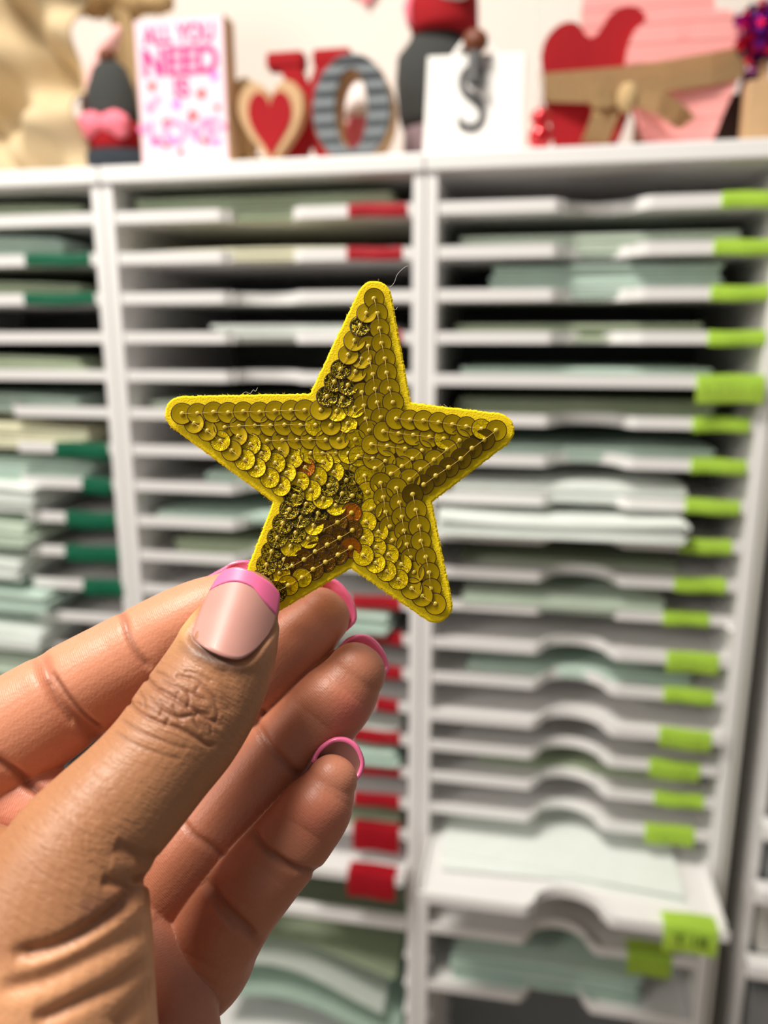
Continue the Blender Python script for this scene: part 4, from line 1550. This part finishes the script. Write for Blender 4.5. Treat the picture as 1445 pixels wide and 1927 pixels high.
outl = rounded(sh, R_TIP, 3)
dens = []
for a, b_ in zip(outl, outl[1:] + outl[:1]):
    n_ = max(1, int(np.linalg.norm(b_ - a) / 3))
    for q in range(n_):
        dens.append(a + (b_ - a) * q / n_)
r = random.Random(2)
dens = [p + np.array([r.uniform(-.9, .9), r.uniform(-.9, .9)]) for p in dens]
bm = bmesh.new()
TZ = 0.0013
cen = np.mean(dens, 0)
lay = [(0.0, -TZ), (0.0, -0.0003), (3.5, 0.0)]
loops = []
n_ = len(dens)
for ins, z in lay:
    lp = []
    for i in range(n_):
        p = dens[i]
        t = dens[(i + 2) % n_] - dens[i - 2]; t = t / np.linalg.norm(t)
        q = p + np.array([-t[1], t[0]]) * ins
        a = L2(*q)
        lp.append(bm.verts.new((a[0], a[1], z)))
    loops.append(lp)
for A_, B_ in zip(loops, loops[1:]):
    for i in range(n_):
        bm.faces.new((A_[i], A_[(i + 1) % n_], B_[(i + 1) % n_], B_[i]))
for lp, z in ((loops[-1], 0.0), (loops[0], -TZ)):
    cv = bm.verts.new((L2(655, 860)[0], L2(655, 860)[1], z))
    for i in range(n_):
        bm.faces.new((lp[i], lp[(i + 1) % n_], cv))
M['felt'] = mat('yellow_felt', srgb(255, 222, 0), 0.95, noise=(900, 0.06), bump=(2600, 0.5, 0.0003))
me_obj('felt_base', bm, M['felt'], star)

# sequin finishes; the dark tones put reflections of dark surroundings into the colour
def sequin_mat(name, c, rough, metal, crack, dark):
    m_ = bpy.data.materials.new(name); m_.use_nodes = True
    nt_ = m_.node_tree; b_ = nt_.nodes['Principled BSDF']
    b_.inputs['Roughness'].default_value = rough
    b_.inputs['Metallic'].default_value = metal
    b_.inputs['Coat Weight'].default_value = 0.05
    b_.inputs['Specular IOR Level'].default_value = 0.3
    b_.inputs['Coat Roughness'].default_value = 0.08
    b_.inputs['Base Color'].default_value = c
    g = nt_.nodes.new('ShaderNodeNewGeometry')
    def tn(scale, dist, det=3):
        n__ = nt_.nodes.new('ShaderNodeTexNoise'); n__.inputs['Scale'].default_value = scale
        n__.inputs['Detail'].default_value = det; n__.inputs['Distortion'].default_value = dist
        nt_.links.new(g.outputs['Position'], n__.inputs['Vector'])
        return n__
    n__ = tn(900 if dark else 1400, 2.2 if dark else 1.2)
    bp_ = nt_.nodes.new('ShaderNodeBump'); bp_.inputs['Distance'].default_value = 0.0003 if crack else 0.0001
    bp_.inputs['Strength'].default_value = crack
    nt_.links.new(n__.outputs['Fac'], bp_.inputs['Height'])
    nt_.links.new(bp_.outputs[0], b_.inputs['Normal'])
    rp = nt_.nodes.new('ShaderNodeValToRGB')
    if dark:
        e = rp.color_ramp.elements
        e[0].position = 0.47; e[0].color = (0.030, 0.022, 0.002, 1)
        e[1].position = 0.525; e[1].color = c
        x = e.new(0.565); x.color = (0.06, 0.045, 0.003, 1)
    else:
        v_ = nt_.nodes.new('ShaderNodeTexVoronoi'); v_.feature = 'DISTANCE_TO_EDGE'; v_.inputs['Scale'].default_value = 620
        nt_.links.new(g.outputs['Position'], v_.inputs['Vector'])
        e = rp.color_ramp.elements
        k__ = 0.42 if crack > 0.3 else 0.86
        e[0].position = 0.0; e[0].color = tuple(q * k__ for q in c[:3]) + (1,)
        e[1].position = 0.05 if crack > 0.3 else 0.02; e[1].color = c
        nt_.links.new(v_.outputs['Distance'], rp.inputs['Fac'])
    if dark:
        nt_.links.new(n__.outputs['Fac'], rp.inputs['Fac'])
    nt_.links.new(rp.outputs[0], b_.inputs['Base Color'])
    return m_


SM = {
    'olive': sequin_mat('olive_gold_sequin_film', srgb(196, 164, 0), 0.36, 0.5, 0.08, False),
    'deep': sequin_mat('dark_reflection_olive_sequin_film', srgb(122, 96, 0), 0.34, 0.6, 0.15, False),
    'bright': sequin_mat('crackled_gold_sequin_film', srgb(240, 206, 0), 0.3, 0.5, 0.6, False),
    'dark': sequin_mat('dark_reflection_gold_sequin_foil', srgb(228, 194, 0), 0.28, 0.6, 0.8, True),
    'amber': sequin_mat('wrinkled_dark_reflection_sequin_foil', srgb(118, 82, 10), 0.28, 0.6, 0.9, False),
    'orange': sequin_mat('orange_sequin_film', srgb(186, 104, 4), 0.28, 0.5, 0.6, False),
}
SL = {'olive': None, 'deep': 'olive sequin coloured with a dark reflection', 'bright': 'bright crackled gold sequin', 'dark': 'gold sequin with dark reflections in its colour', 'amber': 'wrinkled sequin coloured with a dark reflection', 'orange': 'orange sequin'}
RS = 20.5 * k_
M['sequin_rim_shade'] = mat('rim_shade_brown', srgb(52, 24, 2), 0.5)  # overlap shadow line and edge thickness painted as a dark rim


def sequin_mesh(m_):
    bm = bmesh.new()
    seg = 26
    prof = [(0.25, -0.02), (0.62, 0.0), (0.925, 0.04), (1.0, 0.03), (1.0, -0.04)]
    rr = [[bm.verts.new((RS * r_ * math.cos(2 * PI * k / seg), RS * r_ * math.sin(2 * PI * k / seg), RS * z)) for k in range(seg)] for r_, z in prof]
    for A_, B_ in zip(rr, rr[1:]):
        for k in range(seg):
            f_ = bm.faces.new((A_[k], A_[(k + 1) % seg], B_[(k + 1) % seg], B_[k]))
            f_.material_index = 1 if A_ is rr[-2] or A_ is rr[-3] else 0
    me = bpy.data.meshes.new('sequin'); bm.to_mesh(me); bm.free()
    me.materials.append(m_); me.materials.append(M['sequin_rim_shade'])
    return me


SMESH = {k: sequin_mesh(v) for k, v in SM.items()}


def zone(x, y, row, edge, r):
    def nr(a, b_, d): return (x - a) ** 2 + (y - b_) ** 2 < d * d
    for a, b_, d in ((662, 1032, 17), (665, 968, 13), (514, 858, 14), (946, 814, 13), (577, 872, 13)):
        if nr(a, b_, d): return 'orange'
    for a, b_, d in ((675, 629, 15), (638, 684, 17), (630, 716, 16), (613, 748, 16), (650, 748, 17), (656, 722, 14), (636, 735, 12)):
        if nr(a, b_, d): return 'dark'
    # row band of sequins coloured with a dark reflection
    def band(p, q, w):
        p = np.array(p, float); q = np.array(q, float); v = np.array([x, y], float)
        u = np.clip((v - p) @ (q - p) / ((q - p) @ (q - p)), 0, 1)
        return np.linalg.norm(v - p - u * (q - p)) < w
    if band((560, 1062), (655, 992), 24) or band((590, 1050), (650, 1010), 30): return 'amber'
    if band((790, 925), (930, 838), 26): return 'deep'
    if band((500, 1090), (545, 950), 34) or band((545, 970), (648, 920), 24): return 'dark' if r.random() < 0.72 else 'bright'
    if y > 850 and x < 700 and y < 1010: return 'bright' if r.random() < .9 else 'olive'
    if x < 640 and y > 820 and (x - 400) * 0.55 + 800 < y: return 'bright' if r.random() < .8 else 'olive'
    if 668 < x < 790 and y > 985 and (x - 680) * 1.0 + 1000 < y + 40 and x < 770: return 'bright' if r.random() < .85 else 'olive'
    if 590 < x < 675 and 765 < y < 900: return 'bright' if r.random() < .75 else 'olive'
    if nr(825, 835, 14) or nr(915, 812, 15): return 'bright'
    return 'olive' if r.random() < 0.97 else 'bright'


r = random.Random(11)
STEP = 28.0
seqs = []
for row, off in enumerate((34, 61, 88, 115, 141)):
    poly = offset_poly(off)
    for i in range(10):
        p, q = poly[i - 1], poly[i]          # along edge i
        a, b_ = E_[i]
        tdir = (b_ - a) / np.linalg.norm(b_ - a)
        ln = (q - p) @ tdir
        if ln < 8: continue
        n_ = max(1, int(round(ln / STEP)))
        for k in range(n_):
            c = p + tdir * ln * (k + (0.5 if n_ < 2 else 0.0) * 0) / n_
            c = c + np.array([r.uniform(-1.6, 1.6), r.uniform(-1.6, 1.6)])
            if any((c[0] - s_[0]) ** 2 + (c[1] - s_[1]) ** 2 < (15 if s_[2] == row else 17) ** 2 for s_ in seqs): continue
            seqs.append((c[0], c[1], row, i, tdir))
for a, b_ in ((668, 860), (650, 842), (676, 885), (655, 882), (640, 866)):
    if all((a - s_[0]) ** 2 + (b_ - s_[1]) ** 2 > 15 ** 2 for s_ in seqs):
        seqs.append((a, b_, 5, 0, np.array([0.6, 0.8])))
first = {}
knots, threads = bmesh.new(), bmesh.new()
prev = None
for (x, y, row, ed, t) in seqs:
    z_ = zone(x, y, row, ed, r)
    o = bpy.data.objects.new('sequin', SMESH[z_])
    C.objects.link(o)
    o.parent = star
    a = L2(x, y)
    z = 0.00072 - row * 0.00007 + r.uniform(-.00002, .00002)
    o.location = (a[0], a[1], z)
    tl = Vector((t[0], -t[1], 0)).normalized()
    sidew = Vector((0, 0, 1)).cross(tl)
    jit = 0.05 if z_ in ('olive', 'deep') else 0.16
    # trailing edge raised, so that each one laps over the one before it
    nrm = (Vector((0, 0, 1)) + tl * (0.115 + r.uniform(-.02, .02)) - sidew * (-0.06) + Vector((r.uniform(-jit, jit), r.uniform(-jit, jit), 0)) * 0.5).normalized()
    o.rotation_mode = 'QUATERNION'
    o.rotation_quaternion = nrm.to_track_quat('Z', 'Y')
    s_ = r.uniform(0.95, 1.05)
    o.scale = (s_, s_, 1)
    if SL[z_]: o['label'] = SL[z_]
    lo = Vector((a[0], a[1], z + 0.0001))
    rr_ = bmesh.ops.create_icosphere(knots, subdivisions=2, radius=RS * 0.25)
    for v in rr_['verts']:
        v.co = Vector((lo.x + v.co.x + r.uniform(-1, 1) * 0.00003, lo.y + v.co.y, lo.z - 0.00012 + v.co.z * 0.7))
    if prev and prev[1] == (row, ed) and (prev[0] - lo).length < 0.005:
        mid = (prev[0] + lo) / 2 + Vector((0, 0, 0.00028))
        tube(threads, [prev[0] + Vector((0, 0, .0002)), mid, lo + Vector((0, 0, .0002))], 0.00005, 5)
    prev = (lo, (row, ed))
M['knot'] = mat('yellow_glue_bead', srgb(196, 168, 52), 0.3, coat=0.4)
M['thread'] = mat('clear_gold_thread', srgb(206, 176, 84), 0.3)
o = me_obj('stitch_knots', knots, M['knot'], star, True); o['kind'] = 'stuff'
o = me_obj('sewing_thread', threads, M['thread'], star, True); o['kind'] = 'stuff'
print('sequins', len(seqs), 'hand verts', nv)
# felt fuzz and stray fibres
bm = bmesh.new()
r = random.Random(9)
for k in range(520):
    p = dens[r.randrange(len(dens))]
    d = (p - cen); d /= np.linalg.norm(d)
    an = math.atan2(d[1], d[0]) + r.uniform(-1, 1)
    ln = r.uniform(2, 5.5)
    q = p + np.array([math.cos(an), math.sin(an)]) * ln
    a, b_ = L2(*p), L2(*q)
    z = -r.uniform(0, TZ)
    mid = ((a[0] + b_[0]) / 2 + r.uniform(-1, 1) * 0.0001, (a[1] + b_[1]) / 2, z + r.uniform(-1, 1) * 0.0001)
    tube(bm, [(a[0], a[1], z), mid, (b_[0], b_[1], z)], [0.00003, 0.000022, 0.00001], 3)
o = me_obj('felt_fuzz', bm, M['felt'], star); o['kind'] = 'stuff'
for pts in ([(722, 540), (735, 538), (742, 530), (748, 515), (760, 503), (768, 499)], [(738, 578), (744, 582), (748, 577)], [(455, 741), (462, 737), (470, 740), (476, 733), (480, 736), (484, 729)],
            [(835, 625 + 135), (845, 768)]):
    bm = bmesh.new()
    tube(bm, [(L2(*q)[0], L2(*q)[1], -0.0004) for q in cr(pts, 4)], 0.000028, 4)
    me_obj('stray_fibre', bm, M['string'], star)
